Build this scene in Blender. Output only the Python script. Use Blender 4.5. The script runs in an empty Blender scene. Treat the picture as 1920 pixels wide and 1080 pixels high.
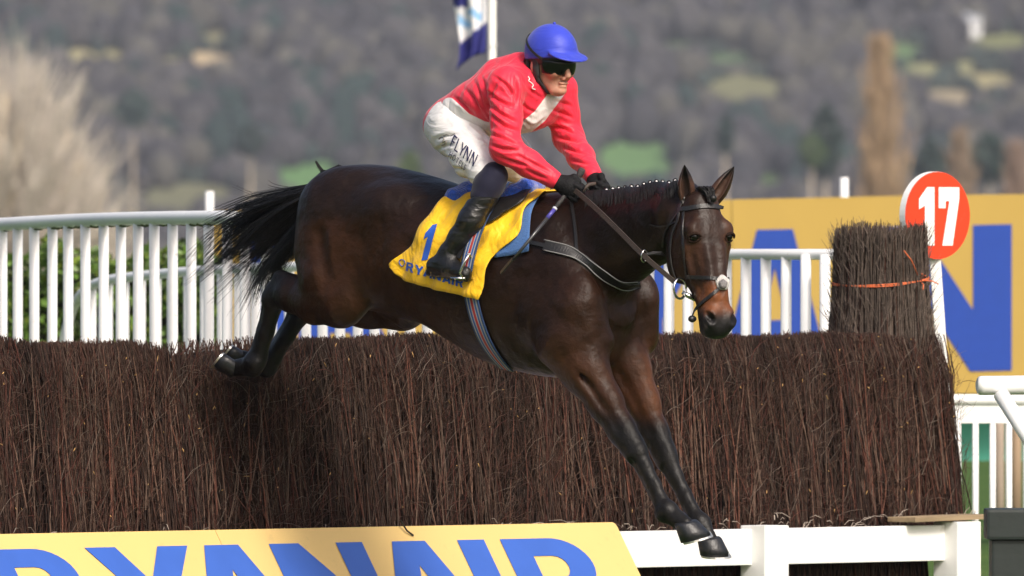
import bpy, bmesh, math, random
import numpy as np
from mathutils import Vector, Matrix
from mathutils.bvhtree import BVHTree

# ------------------------------------------------------------------ camera, sky, sun, exposure
scene = bpy.context.scene
COL = scene.collection
CAM_Y, CAM_Z, LENS = -55.0, 1.57, 475.0
cam_d = bpy.data.cameras.new('camera'); cam = bpy.data.objects.new('camera', cam_d); COL.objects.link(cam)
cam.location = (0, CAM_Y, CAM_Z); cam.rotation_euler = (math.radians(90), 0, 0)
cam_d.lens = LENS; cam_d.sensor_width = 36; cam_d.clip_start = 0.5; cam_d.clip_end = 9000
cam_d.dof.use_dof = True; cam_d.dof.focus_distance = 54.8; cam_d.dof.aperture_fstop = 8.0
scene.camera = cam

SUN_EL, SUN_AZ = math.radians(42), math.radians(-62)      # azimuth measured from +X
to_sun = Vector((math.cos(SUN_EL) * math.cos(SUN_AZ), math.cos(SUN_EL) * math.sin(SUN_AZ), math.sin(SUN_EL)))
world = bpy.data.worlds.new('World'); scene.world = world; world.use_nodes = True
wn = world.node_tree.nodes; wl = world.node_tree.links
sky = wn.new('ShaderNodeTexSky'); sky.sky_type = 'NISHITA'; sky.sun_disc = False
sky.sun_elevation = SUN_EL; sky.sun_rotation = math.pi / 2 - SUN_AZ
sky.dust_density = 6.0; sky.air_density = 0.8; sky.ozone_density = 0.3
wl.new(sky.outputs[0], wn['Background'].inputs[0]); wn['Background'].inputs[1].default_value = 0.15
sd = bpy.data.lights.new('sun', 'SUN'); sun = bpy.data.objects.new('sun', sd); COL.objects.link(sun)
sd.energy = 2.6; sd.angle = math.radians(13.0); sd.color = (1.0, 0.95, 0.88)
sun.rotation_euler = to_sun.to_track_quat('Z', 'Y').to_euler(); sun.location = (20, -20, 30)
scene.view_settings.view_transform = 'Standard'; scene.view_settings.look = 'None'
scene.view_settings.exposure = 0.2; scene.view_settings.gamma = 1.0
scene.render.engine = 'CYCLES'
scene.cycles.use_denoising = True
scene.cycles.max_bounces = 6; scene.cycles.volume_bounces = 0
scene.cycles.sample_clamp_indirect = 4.0

# ------------------------------------------------------------------ geometry of the place
K = 1920 * LENS / 36.0            # how many photo pixels one metre spans at one metre distance
S0 = K / 55.0
TH = math.radians(42)             # the horse's heading, turned from +X towards the camera
HX, HY = math.cos(TH), -math.sin(TH)
OX, OY = 0.152, 0.0
FRAME = Matrix.Translation((OX, OY, 0)) @ Matrix.Rotation(-TH, 4, 'Z')   # x forward, y to the horse's left
FINV = FRAME.inverted()
CAML = FINV @ Vector((0, CAM_Y, CAM_Z))

def P(px, py, y):
    """world point seen at a photo pixel, y metres beyond the horse"""
    d = y - CAM_Y
    return Vector((float((px - 960) / K * d), float(y), float(CAM_Z - (py - 540) / K * d)))
def W2L(p): return FINV @ Vector(tuple(float(c) for c in p))
def L2W(p): return FRAME @ Vector(p)
def H(px, py, l=0.0):
    """point in the horse's frame seen at a pixel, l metres to the horse's near (right) side"""
    d = FINV.to_3x3() @ Vector(((px - 960) / K, 1.0, -(py - 540) / K))
    t = (-l - CAML.y) / d.y
    return CAML + d * t
def HD(px, py, y): return W2L(P(px, py, y))
def px_ray(px, py):
    d = FINV.to_3x3() @ Vector(((px - 960) / K, 1.0, -(py - 540) / K)); d.normalize(); return d

# ------------------------------------------------------------------ helpers
def catmull(pts, n):
    pts = [np.array(p, float) for p in pts]
    if len(pts) == 2: return [pts[0] + (pts[1] - pts[0]) * i / (n - 1) for i in range(n)]
    q = [2 * pts[0] - pts[1]] + pts + [2 * pts[-1] - pts[-2]]
    out = []; m = len(pts) - 1
    for i in range(n):
        t = i / (n - 1) * m; k = min(int(t), m - 1); f = t - k
        a, b, c, d = q[k], q[k + 1], q[k + 2], q[k + 3]
        out.append(0.5 * (2 * b + (c - a) * f + (2 * a - 5 * b + 4 * c - d) * f * f + (3 * b - a - 3 * c + d) * f ** 3))
    return out

def link(o, parent=None):
    COL.objects.link(o)
    if parent is not None: o.parent = parent
    return o
def tag(o, label=None, cat=None, group=None, kind=None):
    if label: o['label'] = label
    if cat: o['category'] = cat
    if group: o['group'] = group
    if kind: o['kind'] = kind
    return o
def empty(name, label, cat, group=None, mat=None, loc=None):
    o = bpy.data.objects.new(name, None); link(o); o.empty_display_size = 0.1
    if mat is not None: o.matrix_world = mat
    if loc is not None: o.location = loc
    return tag(o, label, cat, group)

def mesh_np(name, V, F, smooth=True):
    """mesh from numpy vertices and quads / triangles"""
    me = bpy.data.meshes.new(name)
    V = np.asarray(V, np.float32); F = np.asarray(F, np.int32)
    me.vertices.add(len(V)); me.vertices.foreach_set('co', V.ravel())
    k = F.shape[1]
    me.loops.add(F.size); me.loops.foreach_set('vertex_index', F.ravel())
    me.polygons.add(len(F)); me.polygons.foreach_set('loop_start', np.arange(0, F.size, k, dtype=np.int32))
    try: me.polygons.foreach_set('loop_total', np.full(len(F), k, np.int32))
    except Exception: pass
    if smooth: me.polygons.foreach_set('use_smooth', np.ones(len(F), bool))
    me.update(calc_edges=True); me.validate()
    return me
def set_col(me, C, name='Col'):
    a = me.color_attributes.new(name, 'FLOAT_COLOR', 'POINT')
    C = np.asarray(C, np.float32)
    if C.shape[1] == 3: C = np.hstack([C, np.ones((len(C), 1), np.float32)])
    a.data.foreach_set('color', C.ravel())
def set_float(me, A, name):
    a = me.attributes.new(name, 'FLOAT', 'POINT'); a.data.foreach_set('value', np.asarray(A, np.float32))

class MB:
    """collects shapes, then links them as one mesh object"""
    def __init__(s): s.v = []; s.f = []; s.c = []
    def add(s, v, f, c=None):
        o = len(s.v); s.v += [tuple(p) for p in v]; s.f += [tuple(i + o for i in q) for q in f]
        if c is not None: s.c += [c] * len(v)
    def box(s, c, d, rot=None, taper=1.0):
        v = []
        for z in (-.5, .5):
            k = taper if z > 0 else 1
            for x, y in ((-.5, -.5), (.5, -.5), (.5, .5), (-.5, .5)):
                p = Vector((x * d[0] * k, y * d[1] * k, z * d[2]))
                if rot is not None: p = rot @ p
                v.append(p + Vector(c))
        s.add(v, [(3, 2, 1, 0), (4, 5, 6, 7), (0, 1, 5, 4), (1, 2, 6, 5), (2, 3, 7, 6), (3, 0, 4, 7)])
    def tube(s, pts, r, n=8, cap=True, c=None):
        pts = [Vector(p) for p in pts]; m = len(pts)
        rr = r if isinstance(r, (list, tuple)) else [r] * m
        v = []; f = []; up = None
        for i, p in enumerate(pts):
            t = (pts[min(i + 1, m - 1)] - pts[max(i - 1, 0)]).normalized()
            if up is None: up = Vector((0, 0, 1)) if abs(t.z) < .9 else Vector((1, 0, 0))
            a = (up - t * up.dot(t)).normalized(); b = t.cross(a); up = a
            for k in range(n):
                w = 2 * math.pi * k / n
                v.append(p + a * (rr[i] * math.cos(w)) + b * (rr[i] * math.sin(w)))
        for i in range(m - 1):
            for k in range(n):
                k2 = (k + 1) % n
                f.append((i * n + k, i * n + k2, (i + 1) * n + k2, (i + 1) * n + k))
        if cap: f.append(tuple(range(n - 1, -1, -1))); f.append(tuple((m - 1) * n + k for k in range(n)))
        s.add(v, f, c)
    def ribbon(s, pts, nor, w, th):
        """flat strap along pts, nor = outward normals"""
        pts = [Vector(p) for p in pts]; m = len(pts); v = []; f = []
        ww = w if isinstance(w, (list, tuple)) else [w] * m
        for i, p in enumerate(pts):
            t = (pts[min(i + 1, m - 1)] - pts[max(i - 1, 0)]).normalized()
            n = Vector(nor[i]); n = (n - t * n.dot(t)).normalized(); b = t.cross(n)
            h = ww[i] / 2
            v += [p + b * h, p + b * h * .92 + n * th, p - b * h * .92 + n * th, p - b * h]
        for i in range(m - 1):
            for k in range(4):
                k2 = (k + 1) % 4; f.append((i * 4 + k, i * 4 + k2, (i + 1) * 4 + k2, (i + 1) * 4 + k))
        f.append((3, 2, 1, 0)); o = (m - 1) * 4; f.append((o, o + 1, o + 2, o + 3))
        s.add(v, f)
    def build(s, name, m, parent=None, smooth=False, bevel=0, bseg=2):
        me = bpy.data.meshes.new(name); me.from_pydata([tuple(p) for p in s.v], [], s.f)
        if smooth: me.polygons.foreach_set('use_smooth', [True] * len(me.polygons))
        if s.c and len(s.c) == len(s.v): set_col(me, s.c)
        me.update(); o = bpy.data.objects.new(name, me); link(o, parent)
        bm = bmesh.new(); bm.from_mesh(me); bmesh.ops.recalc_face_normals(bm, faces=bm.faces)
        if bevel:
            ed = [e for e in bm.edges if len(e.link_faces) == 2 and e.calc_face_angle(0) > .5]
            bmesh.ops.bevel(bm, geom=ed, offset=bevel, segments=bseg, affect='EDGES', profile=.7)
        bm.to_mesh(me); bm.free()
        if m: me.materials.append(m)
        return o

def mat(name, col, rough=.6, var=.12, vscale=12., bump=0., bscale=60., attr=None, metal=0., spec=.5, sheen=0., coat=0., dirt=None, dscale=6., stretch=None, dthr=(.55, .75), world=False):
    m = bpy.data.materials.new(name); m.use_nodes = True
    n = m.node_tree.nodes; l = m.node_tree.links; b = n['Principled BSDF']
    b.inputs['Roughness'].default_value = rough; b.inputs['Metallic'].default_value = metal
    b.inputs['Specular IOR Level'].default_value = spec
    b.inputs['Sheen Weight'].default_value = sheen; b.inputs['Coat Weight'].default_value = coat
    tc = n.new('ShaderNodeTexCoord'); src = tc.outputs['Object']
    if world: src = n.new('ShaderNodeNewGeometry').outputs['Position']
    if stretch:
        mp = n.new('ShaderNodeMapping'); mp.inputs['Scale'].default_value = stretch; l.new(src, mp.inputs[0]); src = mp.outputs[0]
    if attr:
        a = n.new('ShaderNodeVertexColor'); a.layer_name = attr; base = a.outputs[0]
    else:
        r = n.new('ShaderNodeRGB'); r.outputs[0].default_value = (*col, 1); base = r.outputs[0]
    if var:
        t = n.new('ShaderNodeTexNoise'); t.inputs['Scale'].default_value = vscale; t.inputs['Detail'].default_value = 5
        l.new(src, t.inputs[0])
        mr = n.new('ShaderNodeMapRange'); mr.inputs[1].default_value = .25; mr.inputs[2].default_value = .75
        mr.inputs[3].default_value = 1 - var; mr.inputs[4].default_value = 1 + var; l.new(t.outputs[0], mr.inputs[0])
        mx = n.new('ShaderNodeVectorMath'); mx.operation = 'SCALE'; l.new(base, mx.inputs[0]); l.new(mr.outputs[0], mx.inputs['Scale'])
        base = mx.outputs[0]
    if dirt:
        t = n.new('ShaderNodeTexNoise'); t.inputs['Scale'].default_value = dscale; t.inputs['Detail'].default_value = 8; t.inputs['Roughness'].default_value = .65
        l.new(src, t.inputs[0])
        mr = n.new('ShaderNodeMapRange'); mr.inputs[1].default_value = dthr[0]; mr.inputs[2].default_value = dthr[1]; mr.inputs[4].default_value = .8; l.new(t.outputs[0], mr.inputs[0])
        mi = n.new('ShaderNodeMix'); mi.data_type = 'RGBA'; l.new(mr.outputs[0], mi.inputs[0]); l.new(base, mi.inputs[6]); mi.inputs[7].default_value = (*dirt, 1)
        base = mi.outputs[2]
    l.new(base, b.inputs['Base Color'])
    if bump:
        t = n.new('ShaderNodeTexNoise'); t.inputs['Scale'].default_value = bscale; t.inputs['Detail'].default_value = 4
        l.new(src, t.inputs[0]); bp = n.new('ShaderNodeBump'); bp.inputs['Strength'].default_value = bump; bp.inputs['Distance'].default_value = .01
        l.new(t.outputs[0], bp.inputs['Height']); l.new(bp.outputs[0], b.inputs['Normal'])
    return m

# ------------------------------------------------------------------ implicit surfaces -> one continuous skin
class SDF:
    def __init__(s, lo, hi, h):
        s.lo = np.array(lo, float); s.h = h
        s.n = np.ceil((np.array(hi) - s.lo) / h).astype(int) + 1
        s.F = np.full(s.n, 1.0, np.float32)
        s.ax = [(s.lo[i] + h * np.arange(s.n[i])).astype(np.float32) for i in range(3)]
    def sub(s, lo, hi):
        a = np.clip(np.floor((np.array(lo) - s.lo) / s.h).astype(int), 0, s.n - 1)
        b = np.clip(np.ceil((np.array(hi) - s.lo) / s.h).astype(int) + 1, 1, s.n)
        sl = tuple(slice(a[i], max(b[i], a[i] + 1)) for i in range(3))
        return sl, s.ax[0][sl[0]][:, None, None], s.ax[1][sl[1]][None, :, None], s.ax[2][sl[2]][None, None, :]
    def comb(s, sl, d, k, op):
        a = s.F[sl]
        if op == 'u':
            h = np.maximum(k - np.abs(a - d), 0) / k; s.F[sl] = np.minimum(a, d) - h * h * k * .25
        elif op == 's':
            d = -d; h = np.maximum(k - np.abs(a - d), 0) / k; s.F[sl] = np.maximum(a, d) + h * h * k * .25
        elif op == 'i':
            h = np.maximum(k - np.abs(a - d), 0) / k; s.F[sl] = np.maximum(a, d) + h * h * k * .25
    def cone(s, a, b, ra, rb, k=.03, flat=None, op='u'):
        a = np.array(a, np.float32); b = np.array(b, np.float32); m = max(ra, rb) * 1.15 + k + 2 * s.h
        sl, X, Y, Z = s.sub(np.minimum(a, b) - m, np.maximum(a, b) + m)
        ab = b - a; L2 = float(ab @ ab) + 1e-12
        t = np.clip(((X - a[0]) * ab[0] + (Y - a[1]) * ab[1] + (Z - a[2]) * ab[2]) / L2, 0, 1)
        vx = X - a[0] - t * ab[0]; vy = Y - a[1] - t * ab[1]; vz = Z - a[2] - t * ab[2]; sc = 1.0
        if flat is not None:
            q, n = flat; n = np.array(n, np.float32); n /= np.linalg.norm(n)
            dn = (vx * n[0] + vy * n[1] + vz * n[2]) * (1 / q - 1); vx = vx + dn * n[0]; vy = vy + dn * n[1]; vz = vz + dn * n[2]; sc = min(1, q) ** .5
        d = (np.sqrt(vx * vx + vy * vy + vz * vz) - (ra + (rb - ra) * t)) * sc
        s.comb(sl, d.astype(np.float32), k, op)
    def chain(s, pts, rs, k=.03, flat=None):
        for i in range(len(pts) - 1): s.cone(pts[i], pts[i + 1], rs[i], rs[i + 1], k, flat)
    def ell(s, c, r, R=None, k=.03, op='u'):
        c = np.array(c, np.float32); m = max(r) + k + 2 * s.h
        sl, X, Y, Z = s.sub(c - m, c + m); x = X - c[0]; y = Y - c[1]; z = Z - c[2]
        R = np.eye(3) if R is None else np.array(R)
        u = x * R[0][0] + y * R[0][1] + z * R[0][2]; v = x * R[1][0] + y * R[1][1] + z * R[1][2]; w = x * R[2][0] + y * R[2][1] + z * R[2][2]
        k0 = np.sqrt((u / r[0]) ** 2 + (v / r[1]) ** 2 + (w / r[2]) ** 2)
        k1 = np.sqrt((u / r[0] ** 2) ** 2 + (v / r[1] ** 2) ** 2 + (w / r[2] ** 2) ** 2) + 1e-6
        s.comb(sl, (k0 * (k0 - 1) / k1).astype(np.float32), k, op)
    def loft(s, o, U, V, W, st, p=2.2, k=.03, op='u'):
        """stations (u, v_low, v_high, half_width) along U"""
        st = np.array(catmull(st, 90)); o = np.array(o, float); U = np.array(U, float); V = np.array(V, float); W = np.array(W, float)
        c = [o + U * q[0] + V * vv + W * ww for q in st for vv in (q[1], q[2]) for ww in (-q[3], q[3])]
        m = k + 3 * s.h; sl, X, Y, Z = s.sub(np.min(c, 0) - m, np.max(c, 0) + m)
        x = X - o[0]; y = Y - o[1]; z = Z - o[2]
        u = x * U[0] + y * U[1] + z * U[2]; v = x * V[0] + y * V[1] + z * V[2]; w = x * W[0] + y * W[1] + z * W[2]
        cu = np.interp(u, st[:, 0], (st[:, 1] + st[:, 2]) / 2); hh = np.maximum(np.interp(u, st[:, 0], (st[:, 2] - st[:, 1]) / 2), .004); hw = np.maximum(np.interp(u, st[:, 0], st[:, 3]), .004)
        d = ((np.abs(w / hw) ** p + np.abs((v - cu) / hh) ** p) ** (1 / p) - 1) * np.minimum(hh, hw)
        d = np.maximum(d, np.maximum(st[0, 0] - u, u - st[-1, 0]))
        s.comb(sl, d.astype(np.float32), k, op)
    def mesh(s):
        F = s.F; I = F < 0
        c = np.zeros(s.n - 1, np.uint8)
        co = [(i, j, k) for i in (0, 1) for j in (0, 1) for k in (0, 1)]
        def sh(A, o): return A[o[0]:A.shape[0] - 1 + o[0], o[1]:A.shape[1] - 1 + o[1], o[2]:A.shape[2] - 1 + o[2]]
        for o in co: c += sh(I, o)
        ii = np.nonzero((c > 0) & (c < 8)); N = len(ii[0])
        ids = np.full(s.n - 1, -1, np.int32); ids[ii] = np.arange(N)
        val = {o: F[ii[0] + o[0], ii[1] + o[1], ii[2] + o[2]] for o in co}
        acc = np.zeros((N, 3)); cnt = np.zeros(N)
        for o in co:
            for ax in range(3):
                if o[ax]: continue
                o2 = list(o); o2[ax] = 1; f0 = val[o]; f1 = val[tuple(o2)]; m = (f0 < 0) != (f1 < 0)
                t = np.where(m, f0 / np.where(m, f0 - f1, 1), 0)
                for a in range(3): acc[:, a] += np.where(m, o[a] + (t if a == ax else 0), 0)
                cnt += m
        V = (np.stack(ii, 1) + acc / cnt[:, None]) * s.h + s.lo
        Q = []
        for ax in range(3):
            a, b = [(1, 2), (2, 0), (0, 1)][ax]
            lo = [slice(None)] * 3; hi = [slice(None)] * 3; lo[ax] = slice(0, -1); hi[ax] = slice(1, None)
            A = I[tuple(lo)]; B = I[tuple(hi)]
            e = np.stack(np.nonzero(A != B), 1); e = e[(e[:, a] > 0) & (e[:, b] > 0) & (e[:, a] < s.n[a] - 1) & (e[:, b] < s.n[b] - 1)]
            ins = A[e[:, 0], e[:, 1], e[:, 2]]
            def cell(da, db):
                q = e.copy(); q[:, a] += da; q[:, b] += db; return ids[q[:, 0], q[:, 1], q[:, 2]]
            q = np.stack([cell(-1, -1), cell(0, -1), cell(0, 0), cell(-1, 0)], 1); q[~ins] = q[~ins][:, ::-1]; Q.append(q)
        Q = np.concatenate(Q); Q = Q[(Q >= 0).all(1)]
        return V, Q
def relax(V, Q, it=2, lam=.5):
    e = np.concatenate([Q[:, [0, 1]], Q[:, [1, 2]], Q[:, [2, 3]], Q[:, [3, 0]]])
    for _ in range(it):
        for f in (lam, -lam * 1.04):
            A = np.zeros_like(V); c = np.zeros(len(V))
            for j in range(3): A[:, j] = np.bincount(e[:, 0], V[e[:, 1], j], len(V)) + np.bincount(e[:, 1], V[e[:, 0], j], len(V))
            c = np.bincount(e[:, 0], minlength=len(V)) + np.bincount(e[:, 1], minlength=len(V))
            V = V + f * (A / c[:, None] - V)
    return V
def sdf_obj(name, sdf, m, parent, it=2):
    V, Q = sdf.mesh(); V = relax(V, Q, it); me = mesh_np(name, V, Q); o = bpy.data.objects.new(name, me); link(o, parent)
    if m: me.materials.append(m)
    return o, V, Q
def sstep(x, a, b):
    t = np.clip((x - a) / (b - a), 0, 1); return t * t * (3 - 2 * t)
def vnoise(p, f, seed=0):
    """cheap smooth noise from sines"""
    r = np.random.RandomState(seed); o = np.zeros(len(p))
    for i in range(6):
        d = r.normal(size=3); d /= np.linalg.norm(d); o += np.sin(p @ d * f * r.uniform(.6, 1.7) + r.uniform(0, 6.28))
    return o / 6
# ------------------------------------------------------------------ ground, hill, haze
def ramp_mat(name, stops, rough, coord_scale, detail=6, bump=0., bs=10.):
    m = bpy.data.materials.new(name); m.use_nodes = True; n = m.node_tree.nodes; l = m.node_tree.links; b = n['Principled BSDF']; b.inputs['Roughness'].default_value = rough; b.inputs['Specular IOR Level'].default_value = .2
    tc = n.new('ShaderNodeTexCoord'); t = n.new('ShaderNodeTexNoise'); t.inputs['Scale'].default_value = coord_scale; t.inputs['Detail'].default_value = detail; l.new(tc.outputs['Object'], t.inputs[0])
    r = n.new('ShaderNodeValToRGB')
    for i, (p, c) in enumerate(stops):
        e = r.color_ramp.elements[i] if i < 2 else r.color_ramp.elements.new(p); e.position = p; e.color = (*c, 1)
    l.new(t.outputs[0], r.inputs[0]); l.new(r.outputs[0], b.inputs['Base Color'])
    if bump:
        t2 = n.new('ShaderNodeTexNoise'); t2.inputs['Scale'].default_value = bs; t2.inputs['Detail'].default_value = 5; l.new(tc.outputs['Object'], t2.inputs[0]); bp = n.new('ShaderNodeBump'); bp.inputs['Strength'].default_value = bump; bp.inputs['Distance'].default_value = .05; l.new(t2.outputs[0], bp.inputs['Height']); l.new(bp.outputs[0], b.inputs['Normal'])
    return m
M_turf = ramp_mat('turf', [(.3, (.035, .075, .014)), (.5, (.055, .11, .02)), (.7, (.09, .13, .03))], .9, 1.3, 10, .6, 30)
g = MB(); g.add([(-900, -400, 0), (900, -400, 0), (900, 2260, 0), (-900, 2260, 0)], [(0, 1, 2, 3)]); tag(g.build('ground', M_turf), kind='structure')
# hillside: rises beyond the course; fields and rough pasture coloured by shape, woods stand on it
def hz(x, y): return 0 if y < 2195 else .115 * (y - 2195) + 5 * math.sin(x * .011 + y * .004) * min(1, (y - 2195) / 150) + 3 * math.sin(x * .031 - y * .017 + 1) * min(1, (y - 2195) / 150)
# invert the view: where does a photo pixel meet the hillside
def hill_at(px, py):
    lo, hi = 2200., 3300.
    f = lambda d: CAM_Z - (py - 540) / K * d - hz((px - 960) / K * d, d - 55)
    for _ in range(40):
        mid = (lo + hi) / 2
        if f(mid) > 0: lo = mid
        else: hi = mid
    d = lo; return ((px - 960) / K * d, d - 55)
fpx = []; fields = []   # (centre px, half px, colour): pastures and cut banks seen between the woods
for cx, cy, rx, ry, col in [(385, 112, 62, 15, (.42, .33, .2)), (150, 103, 40, 14, (.3, .27, .14)), (215, 105, 30, 13, (.26, .24, .12)), (320, 110, 24, 14, (.3, .27, .15)), (490, 108, 25, 8, (.24, .21, .15)),
     (590, 335, 75, 32, (.085, .17, .06)), (1190, 295, 75, 36, (.09, .17, .06)), (1290, 80, 70, 10, (.085, .13, .07)), (1380, 110, 60, 10, (.08, .13, .06)), (1450, 335, 40, 12, (.09, .15, .05)), (1690, 105, 60, 22, (.09, .15, .06)),
     (1800, 130, 110, 14, (.2, .2, .1)), (1850, 150, 80, 12, (.26, .23, .12)), (1780, 180, 50, 12, (.24, .2, .13)), (1400, 165, 80, 22, (.14, .14, .075)), (1880, 75, 60, 12, (.15, .16, .07)), (340, 365, 110, 22, (.12, .12, .07)), (1120, 365, 70, 14, (.11, .15, .06)), (400, 70, 30, 18, (.17, .16, .09))]:
    fields.append((hill_at(cx, cy), rx / 9.8, ry / 9.8 * 9.0, col)); fpx.append((cx, cy, rx, ry))
nx2, ny2 = 420, 230; xs2 = np.linspace(-340, 340, nx2); ys2 = np.linspace(2195, 2960, ny2)
V = [(x, y, hz(x, y)) for y in ys2 for x in xs2]
F = [(j * nx2 + i, j * nx2 + i + 1, (j + 1) * nx2 + i + 1, (j + 1) * nx2 + i) for j in range(ny2 - 1) for i in range(nx2 - 1)]
VA = np.array(V); Cc = np.tile(np.array([.064, .06, .052]), (len(VA), 1)) * (1 + .25 * vnoise(VA, .05, 3))[:, None]
fm = np.zeros(len(VA))
for (fx, fy), rx, ry, col in fields:
    d = np.sqrt(((VA[:, 0] - fx) / rx) ** 2 + ((VA[:, 1] - fy) / ry) ** 2) + .12 * vnoise(VA, .35, 7); m_ = 1 - sstep(d, .85, 1.05); Cc = Cc * (1 - m_[:, None]) + np.array(col) * 1.1 * m_[:, None]; fm = np.maximum(fm, m_)
me = mesh_np('hill', VA, F); set_col(me, Cc); me.materials.append(mat('hillside', (0, 0, 0), rough=1., var=.15, vscale=.3, attr='Col', spec=.1)); hill = bpy.data.objects.new('hill', me); link(hill); tag(hill, kind='structure')
hs = MB()       # the rest of the ridge, out of the picture
for sx in (-1, 1):
    xa = np.linspace(340, 900, 24) * sx; ya = np.linspace(2195, 2960, 30); o = len(hs.v)
    hs.add([(x, y, hz(x, y)) for y in ya for x in xa], [(j * 24 + i, j * 24 + i + 1, (j + 1) * 24 + i + 1, (j + 1) * 24 + i) for j in range(29) for i in range(23)])
o = hs.build('hill', mat('hillside_rough', (.1, .088, .065), rough=1., var=.3, vscale=.05), smooth=True); tag(o, kind='structure')
hs = MB(); xa = np.linspace(-900, 900, 40); hs.add([(x, y, hz(x, 2960) + (y - 2960) * .05) for y in (2960, 3300) for x in xa], [(i, i + 1, 41 + i, 40 + i) for i in range(39)]); tag(hs.build('hill', o.data.materials[0], smooth=True), kind='structure')
# woodland: bare winter crowns, countless, as one mass
rs = np.random.RandomState(5); bm = bmesh.new(); bmesh.ops.create_icosphere(bm, subdivisions=2, radius=1); bm.verts.ensure_lookup_table()
bm2 = bmesh.new(); bmesh.ops.create_icosphere(bm2, subdivisions=1, radius=1); bm2.verts.ensure_lookup_table(); LV = np.array([tuple(v.co) for v in bm2.verts]); LF = np.array([[v.index for v in f.verts] for f in bm2.faces]); bm2.free()
IV = np.array([tuple(v.co) for v in bm.verts]); IF = np.array([[v.index for v in f.verts] for f in bm.faces]); bm.free()
WV = []; WF = []; WC = []; o_ = 0
for i in range(13500):
    x = rs.uniform(-335, 335); y = 2200 + 700 * rs.rand() ** 1.0
    r = rs.uniform(1.4, 3.6); hgt = r * rs.uniform(1.0, 1.6); dd = y - CAM_Y; tx = 960 + x / dd * K; ty = 540 - (hz(x, y) + hgt * .8 - CAM_Z) / dd * K
    if any(((tx - cx) / (rx + 4 * r)) ** 2 + ((ty - cy) / (ry + 6 * hgt)) ** 2 < .95 for cx, cy, rx, ry in fpx): continue
    tone = rs.rand() + .35 * math.sin(x * .06 + 1) * math.sin(y * .02)
    if tone > .93: col = np.array([.022, .036, .029])
    elif tone > .62: col = np.array([.045, .039, .039])
    elif tone > .25: col = np.array([.064, .055, .051])
    else: col = np.array([.085, .073, .056])
    AV, AF = (IV, IF) if abs(x) < 130 else (LV, LF)
    v = AV * (1 + .28 * vnoise(AV * 1.0 + i, 3.1, i % 50))[:, None] * np.array([r, r, hgt]); v = v + np.array([x, y, hz(x, y) + hgt * .75]); WV.append(v); WF.append(AF + o_); o_ += len(AV); WC.append(np.tile(col * np.array([.84, .93, 1.04]) * rs.uniform(.8, 1.2), (len(AV), 1)))
for cx, cy, rx, ry in fpx:          # hedgerow trees along the field edges
    for k in range(int(rx / 4)):
        a = rs.uniform(np.pi, 2 * np.pi); x, y = hill_at(cx + (rx + 3) * math.cos(a), cy + (ry + 2) * math.sin(a)); r = rs.uniform(.8, 1.8); hgt = r * rs.uniform(.9, 1.4)
        v = IV * (1 + .28 * vnoise(IV + k, 3.1, k % 50))[:, None] * np.array([r, r, hgt]) + np.array([x, y, hz(x, y) + hgt * .6]); WV.append(v); WF.append(IF + o_); o_ += len(IV); WC.append(np.tile(np.array([.03, .042, .036]) * rs.uniform(.6, 1.4), (len(IV), 1)))
me = mesh_np('hill_woodland', np.concatenate(WV), np.concatenate(WF)); set_col(me, np.concatenate(WC)); me.materials.append(mat('winter_woodland', (0, 0, 0), rough=1., var=.4, vscale=.9, attr='Col', spec=.1, bump=1., bscale=2.)); o = bpy.data.objects.new('hill_woodland', me); link(o); tag(o, 'grey-brown leafless woodland covering the far hillside', 'woodland', kind='stuff')
# air between here and the hill
hzb = MB(); hzb.box((0, 1630, 53), (1900, 3400, 108)); o = hzb.build('haze', None); tag(o, 'thin winter haze in front of the far hill', 'haze', kind='stuff')
m = bpy.data.materials.new('haze'); m.use_nodes = True; n = m.node_tree.nodes; n.remove(n['Principled BSDF']); pv = n.new('ShaderNodeVolumePrincipled'); pv.inputs['Density'].default_value = 0.95e-4; pv.inputs['Color'].default_value = (.86, .9, 1, 1); pv.inputs['Anisotropy'].default_value = .2
m.node_tree.links.new(pv.outputs[0], n['Material Output'].inputs['Volume']); o.data.materials.append(m)
# ------------------------------------------------------------------ the racehorse
R = lambda q: q / S0
def hh(px, py, l=0.): return tuple(H(px, py, l))
horse = empty('racehorse', 'dark bay racehorse with plaited mane leaping over the birch fence', 'horse', mat=FRAME)
LAT = (0, 1, 0)
B = SDF((-2.05, -.52, .36), (1.42, .46, 2.16), .008)
# trunk: photo column, top row, bottom row, half width
T = [(598, 346, 430, .07), (612, 330, 480, .16), (640, 315, 540, .235), (690, 308, 578, .265), (750, 316, 592, .265), (815, 334, 612, .275),
     (880, 356, 650, .295), (940, 368, 684, .305), (1000, 366, 701, .295), (1050, 366, 708, .265), (1090, 385, 703, .235), (1122, 425, 678, .205), (1148, 480, 645, .16), (1163, 530, 605, .09)]
st = []
for px, a, b, w in T:
    pa = H(px, a); pb = H(px, b); st.append((pa.x, pb.z, pa.z, w))
B.loft((0, 0, 0), (1, 0, 0), (0, 0, 1), (0, 1, 0), st, p=2.15, k=.02)
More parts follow.
